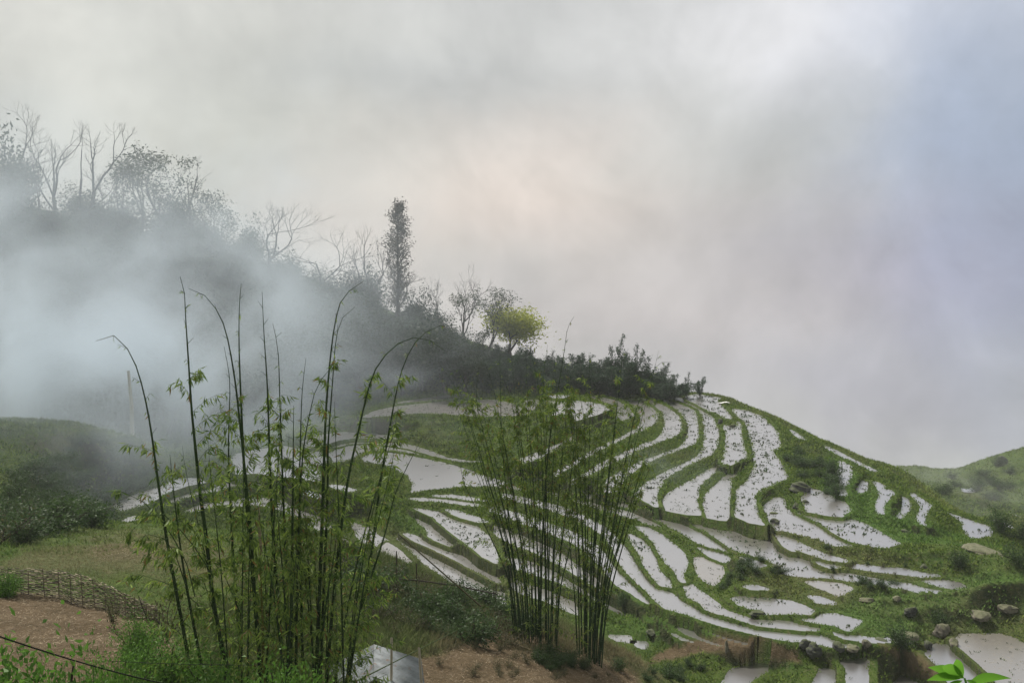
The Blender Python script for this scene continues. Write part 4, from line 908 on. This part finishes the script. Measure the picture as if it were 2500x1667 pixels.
# stones
def stone_mesh(seed,sx,sy,sz,cut=0):
    bm=__import__('bmesh').new(); __import__('bmesh').ops.create_icosphere(bm,subdivisions=4,radius=1)
    V=np.array([v.co[:] for v in bm.verts]); Fc=np.array([[v.index for v in f.verts] for f in bm.faces]); bm.free()
    g=np.random.default_rng(seed); r=np.ones(len(V))
    for k in range(9):
        n_=g.normal(0,1,3); n_/=np.linalg.norm(n_); c_=g.uniform(.55,.85); d=V@n_; r=np.minimum(r,np.where(d>1e-3,c_/np.maximum(d,1e-3),9))
    V=V*r[:,None]; nz=fbm(V[:,0]*1.+V[:,2]*2.3,V[:,1]-V[:,2]*1.7,.5,seed,4)*.2; V=V*(1+nz[:,None]); return V*np.array([sx,sy,sz]),Fc
def stone_mat(nm,c1,c2,moss):
    m,t=newmat(nm); ge=t.n('ShaderNodeNewGeometry'); n1=t.noise(ge.outputs['Position'],2.2,5,.65); n2=t.noise(ge.outputs['Position'],9,4,.6)
    c=t.mix(t.smooth(n1,.35,.65),c1,c2); sx_=t.n('ShaderNodeSeparateXYZ'); t.set(sx_.inputs[0],ge.outputs['Normal'])
    c=t.mix(t.m('MULTIPLY',t.smooth(t.m('ADD',sx_.outputs[2],t.m('SUBTRACT',n1,.5)),.35,.8),moss),c,(.08,.10,.03)); p=principled(t,c,.9,n2,.7,.2,.06); out(t,p.outputs[0]); return m
SM_=stone_mat('dark_stone',(.035,.037,.036),(.09,.09,.085),.5); SL=stone_mat('pale_stone',(.075,.07,.058),(.20,.18,.145),.45); SMo=stone_mat('mossy_stone',(.05,.055,.04),(.12,.12,.09),.9)
for i,(px,py,w_,h_,mt,lb) in enumerate([(1757,1034,.9,1.6,SM_,'upright dark rock where the upper paddies pinch together'),(1788,1040,1.3,.7,SMo,'mossy stone right of the upright dark rock'),
 (1893,1278,1.3,1.0,SM_,'dark boulder standing in the water of the right paddy'),(1888,1256,1.1,.55,SMo,'mossy stone just behind the boulder in the right paddy'),
 (1943,1240,1.1,.9,SM_,'dark rock at the corner between two right paddies'),(1966,1230,1.0,.7,SM_,'lower dark rock touching the corner rock'),(1960,1195,3.0,1.7,SM_,'big dark rock face below the large weedy paddy'),
 (2257,1385,1.1,.6,SM_,'flat dark rock in the green slope right of the paddies'),(2210,1300,1.3,.6,SM_,'dark rock on the terraced right slope'),(2225,1498,1.3,1.0,SM_,'dark rock in the middle of the lower right meadow'),
 (2390,1507,2.6,1.0,SL,'long pale rock lying above the muddy pool'),(2460,1495,1.6,.7,SL,'flat pale stone near the right edge'),(2300,1548,1.6,1.6,SL,'large pale boulder at the head of the lower pool'),(2330,1572,1.1,.7,SL,'pale stone at the corner of the muddy pool'),
 (2212,1556,2.0,.6,SL,'long pale slab beside the lower right path'),(2265,1580,1.0,.9,SM_,'dark stone in the water at the head of the lower pool'),(2048,1582,1.1,.8,SM_,'round grey stone at the end of the long paddy'),
 (2115,1580,.7,.8,SL,'pale upright stone beside the small dam'),(2080,1592,1.2,.5,SL,'flat tan slab forming the small dam'),(1985,1598,1.5,1.2,SM_,'big dark boulder above the small pools'),(1968,1578,1.0,.8,SM_,'grey rock leaning on the big dark boulder'),
 (1774,1592,.45,1.1,SL,'pale slab leaning on the red earth bank'),(1590,1545,1.0,.5,SM_,'low dark rock among the lowest grassy terraces'),(1847,1500,1.3,.4,SM_,'dark flat rock at the edge of the lower weedy paddy'),(1810,1372,.8,.8,SM_,'dark stone on the overgrown lower bank'),
 (2150,1568,1.2,.5,SM_,'flat dark stone left of the pale slab'),(1895,1390,1.0,.8,SM_,'dark rock beside the big speckled paddy'),(2400,1345,4.2,.5,SL,'broad grey rock slab on the right slope'),(2445,1135,2.6,3.0,SM_,'pointed rock on the far right ridge'),(898,1232,.6,.5,SM_,'dark stone in the left paddies behind the bamboo'),(2190,1462,.9,.4,SL,'small pale stone among the right-hand meadow terraces'),(2120,1470,1.5,.7,SL,'tan boulder on the small round meadow')]):
    p=hit(px,py); w_,h_=w_*.5,h_*.55; V,Fc=stone_mesh(700+i,w_,w_*.8,h_); o=mesh_np('boulder',V,Fc,mt,smooth=False); o.location=(p[0],p[1],p[2]+h_*.12); o.rotation_euler=(0,0,i*1.1); tag(o,lb,'rock')
# woven bamboo fence
MF=tint_mat('split_bamboo',.7,.2)
fp=[(-60,1448,1383),(10,1448,1383),(90,1455,1387),(150,1462,1390),(200,1480,1400),(250,1487,1418),(290,1500,1438),(330,1505,1458),(385,1515,1478)]
fx=[]
for px,yb,yt in fp:
    p=hit(px,yb); r=np.hypot(p[0],p[1]); fx.append((p[0],p[1],p[2],-float(tn(px,yt))*r-p[2]))
fx=np.array(fx); fc=fx[0,:3].copy(); fe=empty('woven_fence',tuple(fc),label='low woven split bamboo fence between the bare soil and the meadow',cat='fence')
u=np.linspace(0,len(fx)-1,70); FP=np.stack([np.interp(u,np.arange(len(fx)),fx[:,k]) for k in range(4)],1); FP[:,2]-=.08
nrm=np.gradient(FP[:,:2],axis=0); nrm=np.stack([-nrm[:,1],nrm[:,0]],1); nrm/=np.linalg.norm(nrm,axis=1)[:,None]
pole_every=5; segs=[];cs=[]
for i in range(0,70,pole_every):
    p=FP[i,:3]-fc; h=max(FP[i,3],.5)*1.0+g8.uniform(-.05,.12); V,Fc,C_=tubes([(p[0],p[1],p[2]-.2,p[0]+g8.normal(0,.04),p[1],p[2]+h,.02,.017)],6,(.17,.14,.10),.2,i)
    mesh_np('stake',V,Fc,MF,parent=fe,attr={'tint':C_})
NS=26
for k in range(NS):
    z0=(k+.5)/NS
    for i in range(69):
        if z0>.8 and g8.random()<.12: continue
        o_=.04*math.sin((i/pole_every+ (k%2))*math.pi); o2=.04*math.sin(((i+1)/pole_every+(k%2))*math.pi)
        w0=g8.normal(0,.028); a=FP[i]; b=FP[i+1]; q=np.array([a[0]+nrm[i,0]*o_,a[1]+nrm[i,1]*o_,a[2]+a[3]*z0+.06+w0])-fc; q2=np.array([b[0]+nrm[i+1,0]*o2,b[1]+nrm[i+1,1]*o2,b[2]+b[3]*z0+.06+w0])-fc
        segs.append((*q,*q2,.016,.016)); cs.append(np.array([.27,.225,.17])*g8.choice([.2,.35,.6,1.0,1.6]))
V,Fc,C_=tubes(segs,4,np.array(cs),.1,9); mesh_np('weave',V,Fc,MF,parent=fe,attr={'tint':C_})
# shed roof of corrugated sheet
def rp(px,py,r): return np.array(W(px,py,r))
sr=33.; rg=rp(912,1572,sr); A0=rp(1030,1640,sr-1.6); D0=rp(800,1625,sr-2.2)
m,t=newmat('corrugated_sheet'); ge=t.n('ShaderNodeNewGeometry').outputs['Position']; n=t.noise(ge,1.8,4,.6); n2=t.noise(ge,14,3,.6)
c=t.mix(t.smooth(n,.3,.7),(.11,.125,.13),(.25,.275,.29)); c=t.mix(t.m('MULTIPLY',t.smooth(n2,.55,.75),.5),c,(.22,.20,.17)); c=t.mix(t.smooth(t.noise(ge,3.1,5,.7,.6),.58,.72),c,(.16,.085,.045)); p=principled(t,c,.7,n2,.3,.35,.02); out(t,p.outputs[0]); MR=m
MWd=tint_mat('grey_timber',.85,.1)
def corr(name,o,ex,ey,nx,parent,origin):
    """sheet from corner o along ex (across the ribs) and ey (down the slope)"""
    n=nx*8; u=np.linspace(0,1,n+1); nrm_=np.cross(ex,ey); nrm_/=np.linalg.norm(nrm_); w=np.sin(u*nx*2*np.pi)*.018
    rows=[]
    for v_ in (0,1): rows.append(o+ex*u[:,None]+ey*v_+nrm_*w[:,None])
    for v_ in (1,0): rows.append(o+ex*u[:,None]+ey*v_+nrm_*(w[:,None]-.004))
    V=np.concatenate(rows)-origin; i=np.arange(n); Fs=[]
    for a,b in ((0,1),(1,2),(2,3),(3,0)): Fs.append(np.stack([a*(n+1)+i,a*(n+1)+i+1,b*(n+1)+i+1,b*(n+1)+i],1))
    return mesh_np(name,V,np.concatenate(Fs),MR,parent=parent,smooth=True)
se=empty('shed',tuple(rg-np.array([0,0,2.2])),label='small shed with a grey corrugated metal roof half hidden by the near bamboo',cat='shed'); so_=np.array(se.location)
ax=-np.array([rg[0],rg[1],0.]); ax/=np.linalg.norm(ax); ax=ax*2.7; rv=np.array([1.62,.15,-.60]); lv=np.array([-1.65,.1,-.85])
corr('roof_sheet',rg,ax,rv,26,se,so_); corr('roof_sheet',rg+np.array([0,0,-.012]),ax,lv,26,se,so_)
for f in (.06,.94):
    for v_ in (rv,lv):
        q=rg+ax*f+v_*.85-so_; V,Fc,C_=tubes([(q[0],q[1],q[2]-.05,q[0],q[1],q[2]-2.6,.06,.06)],6,(.12,.1,.08),.2,1); mesh_np('post',V,Fc,MWd,parent=se,attr={'tint':C_})
q0=rg+ax*.93+lv*.85-so_; q1=rg+ax*.93+rv*.85-so_; segs=[]
for k in range(26):
    q=q0+(q1-q0)*(k+.5)/26; segs.append((q[0],q[1],q[2]-.12,q[0],q[1],q[2]-2.6,.06,.06))
V,Fc,C_=tubes(segs,4,(.10,.085,.065),.3,2); mesh_np('wall',V,Fc,MWd,parent=se,attr={'tint':C_})
for (x0,y0,x1,y1,lb) in [(956,1556,951,1660,'pale upright pole in front of the corrugated roof, left one'),(1023,1580,1030,1665,'pale forked pole at the right end of the corrugated roof')]:
    a=rp(x0,y0,sr-2.4); b=rp(x1,y1,sr-2.4); b[2]=gz(b[0],b[1])-.2; V,Fc,C_=tubes([(*(a-b),*((a-b)*.5+np.array([.02,0,0])),.035,.045),(*((a-b)*.5+np.array([.02,0,0])),0,0,0,.045,.05)],8,(.42,.38,.31),.1,3)
    o=mesh_np('pole',V,Fc,MWd,attr={'tint':C_}); o.location=b; tag(o,lb,'pole')
# bamboo rail fence on the brushy slope, stakes, fallen rails
def rail(name,p,q,r0,r1,col,label,cat,sag=0,n=1,group=None):
    a=np.array(p);b=np.array(q); segs=[]; pts=[a+(b-a)*k/n-np.array([0,0,sag*4*(k/n)*(1-k/n)]) for k in range(n+1)]
    for k in range(n): segs.append((*(pts[k]-a),*(pts[k+1]-a),r0+(r1-r0)*k/n,r0+(r1-r0)*(k+1)/n))
    V,Fc,C_=tubes(segs,7,col,.12,int(abs(a[0])*100)%1000); o=mesh_np(name,V,Fc,MWd,attr={'tint':C_}); o.location=a; tag(o,label,cat,group); return o
def hp(px,py,dz=0,dr=0):
    p=hit(px,py); k=(np.hypot(p[0],p[1])+dr)/np.hypot(p[0],p[1]); p=np.array([p[0]*k,p[1]*k,p[2]*k]); p[2]+=dz; return p
fr=empty('rail_fence',tuple(hp(1240,1480)),label='thin dark bamboo rail fence crossing the brushy slope',cat='fence'); fo=np.array(fr.location)
rr_=50.
top=[W(930,1410,rr_-2),W(1020,1416,rr_-1),W(1120,1430,rr_),W(1215,1450,rr_)]
for k in range(3):
    V,Fc,C_=tubes([(*(np.array(top[k])-fo),*(np.array(top[k+1])-fo),.035,.032)],6,(.05,.042,.035),.1,k); mesh_np('rail',V,Fc,MWd,parent=fr,attr={'tint':C_})
for px,yt in ((968,1345),(1017,1375),(1122,1420),(1206,1432),(1211,1425)):
    r=rr_-(2 if px<1000 else 0); a=np.array(W(px,yt,r)); zb=min(gz(a[0],a[1]),a[2]-.9); V,Fc,C_=tubes([(*(a-fo),*(np.array([a[0]-.03,a[1],zb])-fo),.03,.04)],6,(.06,.05,.04),.1,px); mesh_np('stake',V,Fc,MWd,parent=fr,attr={'tint':C_})
rail('fallen_pole',W(975,1305,46),W(1175,1480,44),.03,.04,(.06,.055,.03),'long dark bamboo pole leaning down across the brushy slope','pole')
rail('fallen_pole',hp(1130,1540,.2),hp(1290,1590,.12),.03,.03,(.25,.21,.13),'pale fallen bamboo pole on the slope below the fanned clump','pole')
rail('fallen_pole',hp(1150,1530,.3),hp(1270,1545,.1),.02,.03,(.22,.18,.12),'thin dry pole lying above the pale fallen one','pole')
rail('leaning_stick',W(860,1600+67,28),W(1130,1530,37),.022,.012,(.05,.07,.03),'green bamboo stem leaning up from the shed roof','bamboo')
rail('stake',hp(1200,1560,-.1),hp(1200,1560,1.0),.02,.02,(.35,.32,.26),'short pale stake on the brushy slope','stake')
# cables strung across the lower left
rail('cable',W(-150,1500,14),W(520,1690,19),.011,.011,(.02,.02,.02),'thick black cable sloping over the bare soil','cable',.12,16)
rail('cable',W(260,1612,20),W(640,1622,24),.006,.006,(.02,.02,.02),'thin black cable running level to the bamboo','cable',.03,10)
# bare trunk in the mist
p=np.array(W(322,1048,138)); p[2]=gz(p[0],p[1]); 
bt=empty('pale_tree',tuple(p),label='single pale bare trunk rising from the mist behind the hillock',cat='tree')
zt=-float(tn(320,905))*138-p[2]
V,Fc,C_=tubes([(0,0,-.5,.1,0,zt*.5,.30,.24),(.1,0,zt*.5,-.1,0,zt,.24,.17)],9,(.48,.47,.44),.1,1); mesh_np('trunk',V,Fc,MB_,parent=bt,attr={'tint':C_})
# white cloth on the bank, near leaf sprig at the bottom right
p=hit(1768,985); V=[];Fc=[]
gx_,gy_=np.meshgrid(np.linspace(-.9,.9,19),np.linspace(-.4,.4,9)); zz=.15+.12*fbm(gx_.ravel(),gy_.ravel(),.5,3,2)+.1*np.cos(gx_.ravel()*2)
V=np.c_[gx_.ravel(),gy_.ravel(),zz]; ii=np.arange(19*9).reshape(9,19); Fq=np.stack([ii[:-1,:-1].ravel(),ii[:-1,1:].ravel(),ii[1:,1:].ravel(),ii[1:,:-1].ravel()],1)
V2=V.copy(); V2[:,2]-=.02; o=mesh_np('cloth',np.concatenate([V,V2]),np.concatenate([Fq,Fq[:,::-1]+len(V)]),MGR,attr={'tint':np.full((2*len(V),3),.75)}); o.location=p; tag(o,'small white cloth lying on the dike near the hilltop','cloth')
sp0=np.array(W(2400,1790,3.2)); e=empty('leafy_sprig',tuple(sp0),label='bright green leaf tip poking up at the bottom right edge',cat='plant')
tip=np.array(W(2355,1655,3.2))-sp0; V,Fc,C_=tubes([(0,0,0,*(tip*.6),.006,.005),(*(tip*.6),*tip,.005,.003)],6,(.10,.22,.03),.1,1); mesh_np('stem',V,Fc,MB_,parent=e,attr={'tint':C_})
TG=[((2265,1628),(2355,1655)),((2262,1660),(2345,1656)),((2335,1608),(2352,1652)),((2300,1700),(2350,1660)),((2470,1655),(2365,1668)),((2395,1680),(2358,1660)),((2300,1625),(2352,1654))]
P=[];D=[];Ls=[]
for a,b in TG:
    A=np.array(W(*a,3.15+g8.uniform(-.05,.05)))-sp0; Bq=np.array(W(*b,3.2))-sp0; P.append(Bq);D.append(A-Bq);Ls.append(np.linalg.norm(A-Bq))
Ls=np.array(Ls); V=[];Fc=[];
for k in range(len(P)):
    d=D[k]/Ls[k]; s=np.cross(d,np.array([0,1.,.2])); s/=np.linalg.norm(s); n_=np.cross(s,d); base=len(V)
    for j in range(9):
        f=j/8; w=Ls[k]*.15*math.sin(math.pi*min(1,f*1.02)**.8)+1e-4; c_=P[k]+D[k]*f+n_*Ls[k]*.10*math.sin(f*math.pi)
        V+= [c_-s*w+n_*w*.25,c_,c_+s*w+n_*w*.25]
    for j in range(8):
        for q in (0,1): a=base+j*3+q; Fc.append((a,a+1,a+4,a+3))
V=np.array(V); mesh_np('leaves',V,np.array(Fc),ML,parent=e,attr={'tint':np.tile((.14,.33,.035),(len(V),1))},smooth=True)

# ---------------------------------------------------------------- air: even haze round everything, and the drifting mist over the left hillside
def box_np(lo,hi):
    x0,y0,z0=lo;x1,y1,z1=hi
    return np.array([(x0,y0,z0),(x1,y0,z0),(x1,y1,z0),(x0,y1,z0),(x0,y0,z1),(x1,y0,z1),(x1,y1,z1),(x0,y1,z1)]),np.array([(0,3,2,1),(4,5,6,7),(0,1,5,4),(1,2,6,5),(2,3,7,6),(3,0,4,7)])
m,t=newmat('haze'); pv=t.n('ShaderNodeVolumePrincipled'); pv.inputs['Color'].default_value=(.93,.95,.97,1); pv.inputs['Density'].default_value=.00025; pv.inputs['Anisotropy'].default_value=0
out(t,None,pv.outputs[0])
tag(mesh_np('haze',*box_np((-435,-435,-185),(435,435,85)),m),kind='stuff')
def mist(blobs,lo,hi,nscale,color,step):
    m,t=newmat('mist'); pos=t.n('ShaderNodeTexCoord').outputs['Object']
    nc=t.noise(pos,nscale*.6,2,.5,0,col=True); off=t.n('ShaderNodeVectorMath',operation='SCALE'); sb=t.n('ShaderNodeVectorMath',operation='SUBTRACT'); t.set(sb.inputs[0],nc); sb.inputs[1].default_value=(.5,.5,.5)
    t.set(off.inputs[0],sb.outputs[0]); off.inputs[3].default_value=22
    pp=t.n('ShaderNodeVectorMath',operation='ADD'); t.set(pp.inputs[0],pos); t.set(pp.inputs[1],off.outputs[0])
    tot=0.0
    for (px,py,r,rx,ry,rz,d) in blobs:
        c=W(px,py,r); a=math.atan2(c[0],c[1])
        mp=t.n('ShaderNodeMapping',vector_type='TEXTURE'); t.set(mp.inputs[0],pp.outputs[0]); mp.inputs[1].default_value=c; mp.inputs[2].default_value=(0,0,-a); mp.inputs[3].default_value=(rx,ry,rz)
        dt=t.n('ShaderNodeVectorMath',operation='DOT_PRODUCT'); t.set(dt.inputs[0],mp.outputs[0]); t.set(dt.inputs[1],mp.outputs[0])
        g=t.m('MULTIPLY',t.m('EXPONENT',t.m('MULTIPLY',dt.outputs['Value'],-1.0)),d); tot=t.m('ADD',tot,g)
    nz=t.smooth(t.noise(pos,nscale,5,.6,.9),.42,.60)
    dens=t.m('MULTIPLY',t.m('MAXIMUM',t.m('SUBTRACT',tot,.0012),0.0),t.m('MULTIPLY_ADD',nz,1.55,.08))
    pv=t.n('ShaderNodeVolumePrincipled'); pv.inputs['Color'].default_value=color+(1,); t.set(pv.inputs['Density'],dens); pv.inputs['Anisotropy'].default_value=.2
    out(t,None,pv.outputs[0])
    o=mesh_np('mist',*box_np(lo,hi),m); tag(o,kind='stuff'); return o
mist([(200,880,165,20,15,6.5,.065),(-40,860,172,30,18,8,.05),(430,970,150,11,11,6,.06),(445,820,158,6,9,3.5,.024),(0,700,205,26,16,3.5,.012),(200,790,200,12,12,3,.010),
      (60,1075,116,13,9,3.0,.05),(240,1150,112,9,8,2.2,.012),(900,965,152,8,7,1.8,.03),(760,905,155,6,7,1.6,.028),(650,1050,142,11,8,2.4,.024),(1000,1080,140,14,6,1.2,.012),(1680,1130,116,5,3,1.0,.06),(-250,800,150,60,30,22,.035)],
     (-175,75,-45),(25,235,45),.05,(.70,.78,.86),2)
mist([(2330,1215,180,22,20,3,.010),(2480,1180,200,25,20,5,.004)],(40,120,-60),(130,260,-20),.05,(.93,.96,1.0),2)
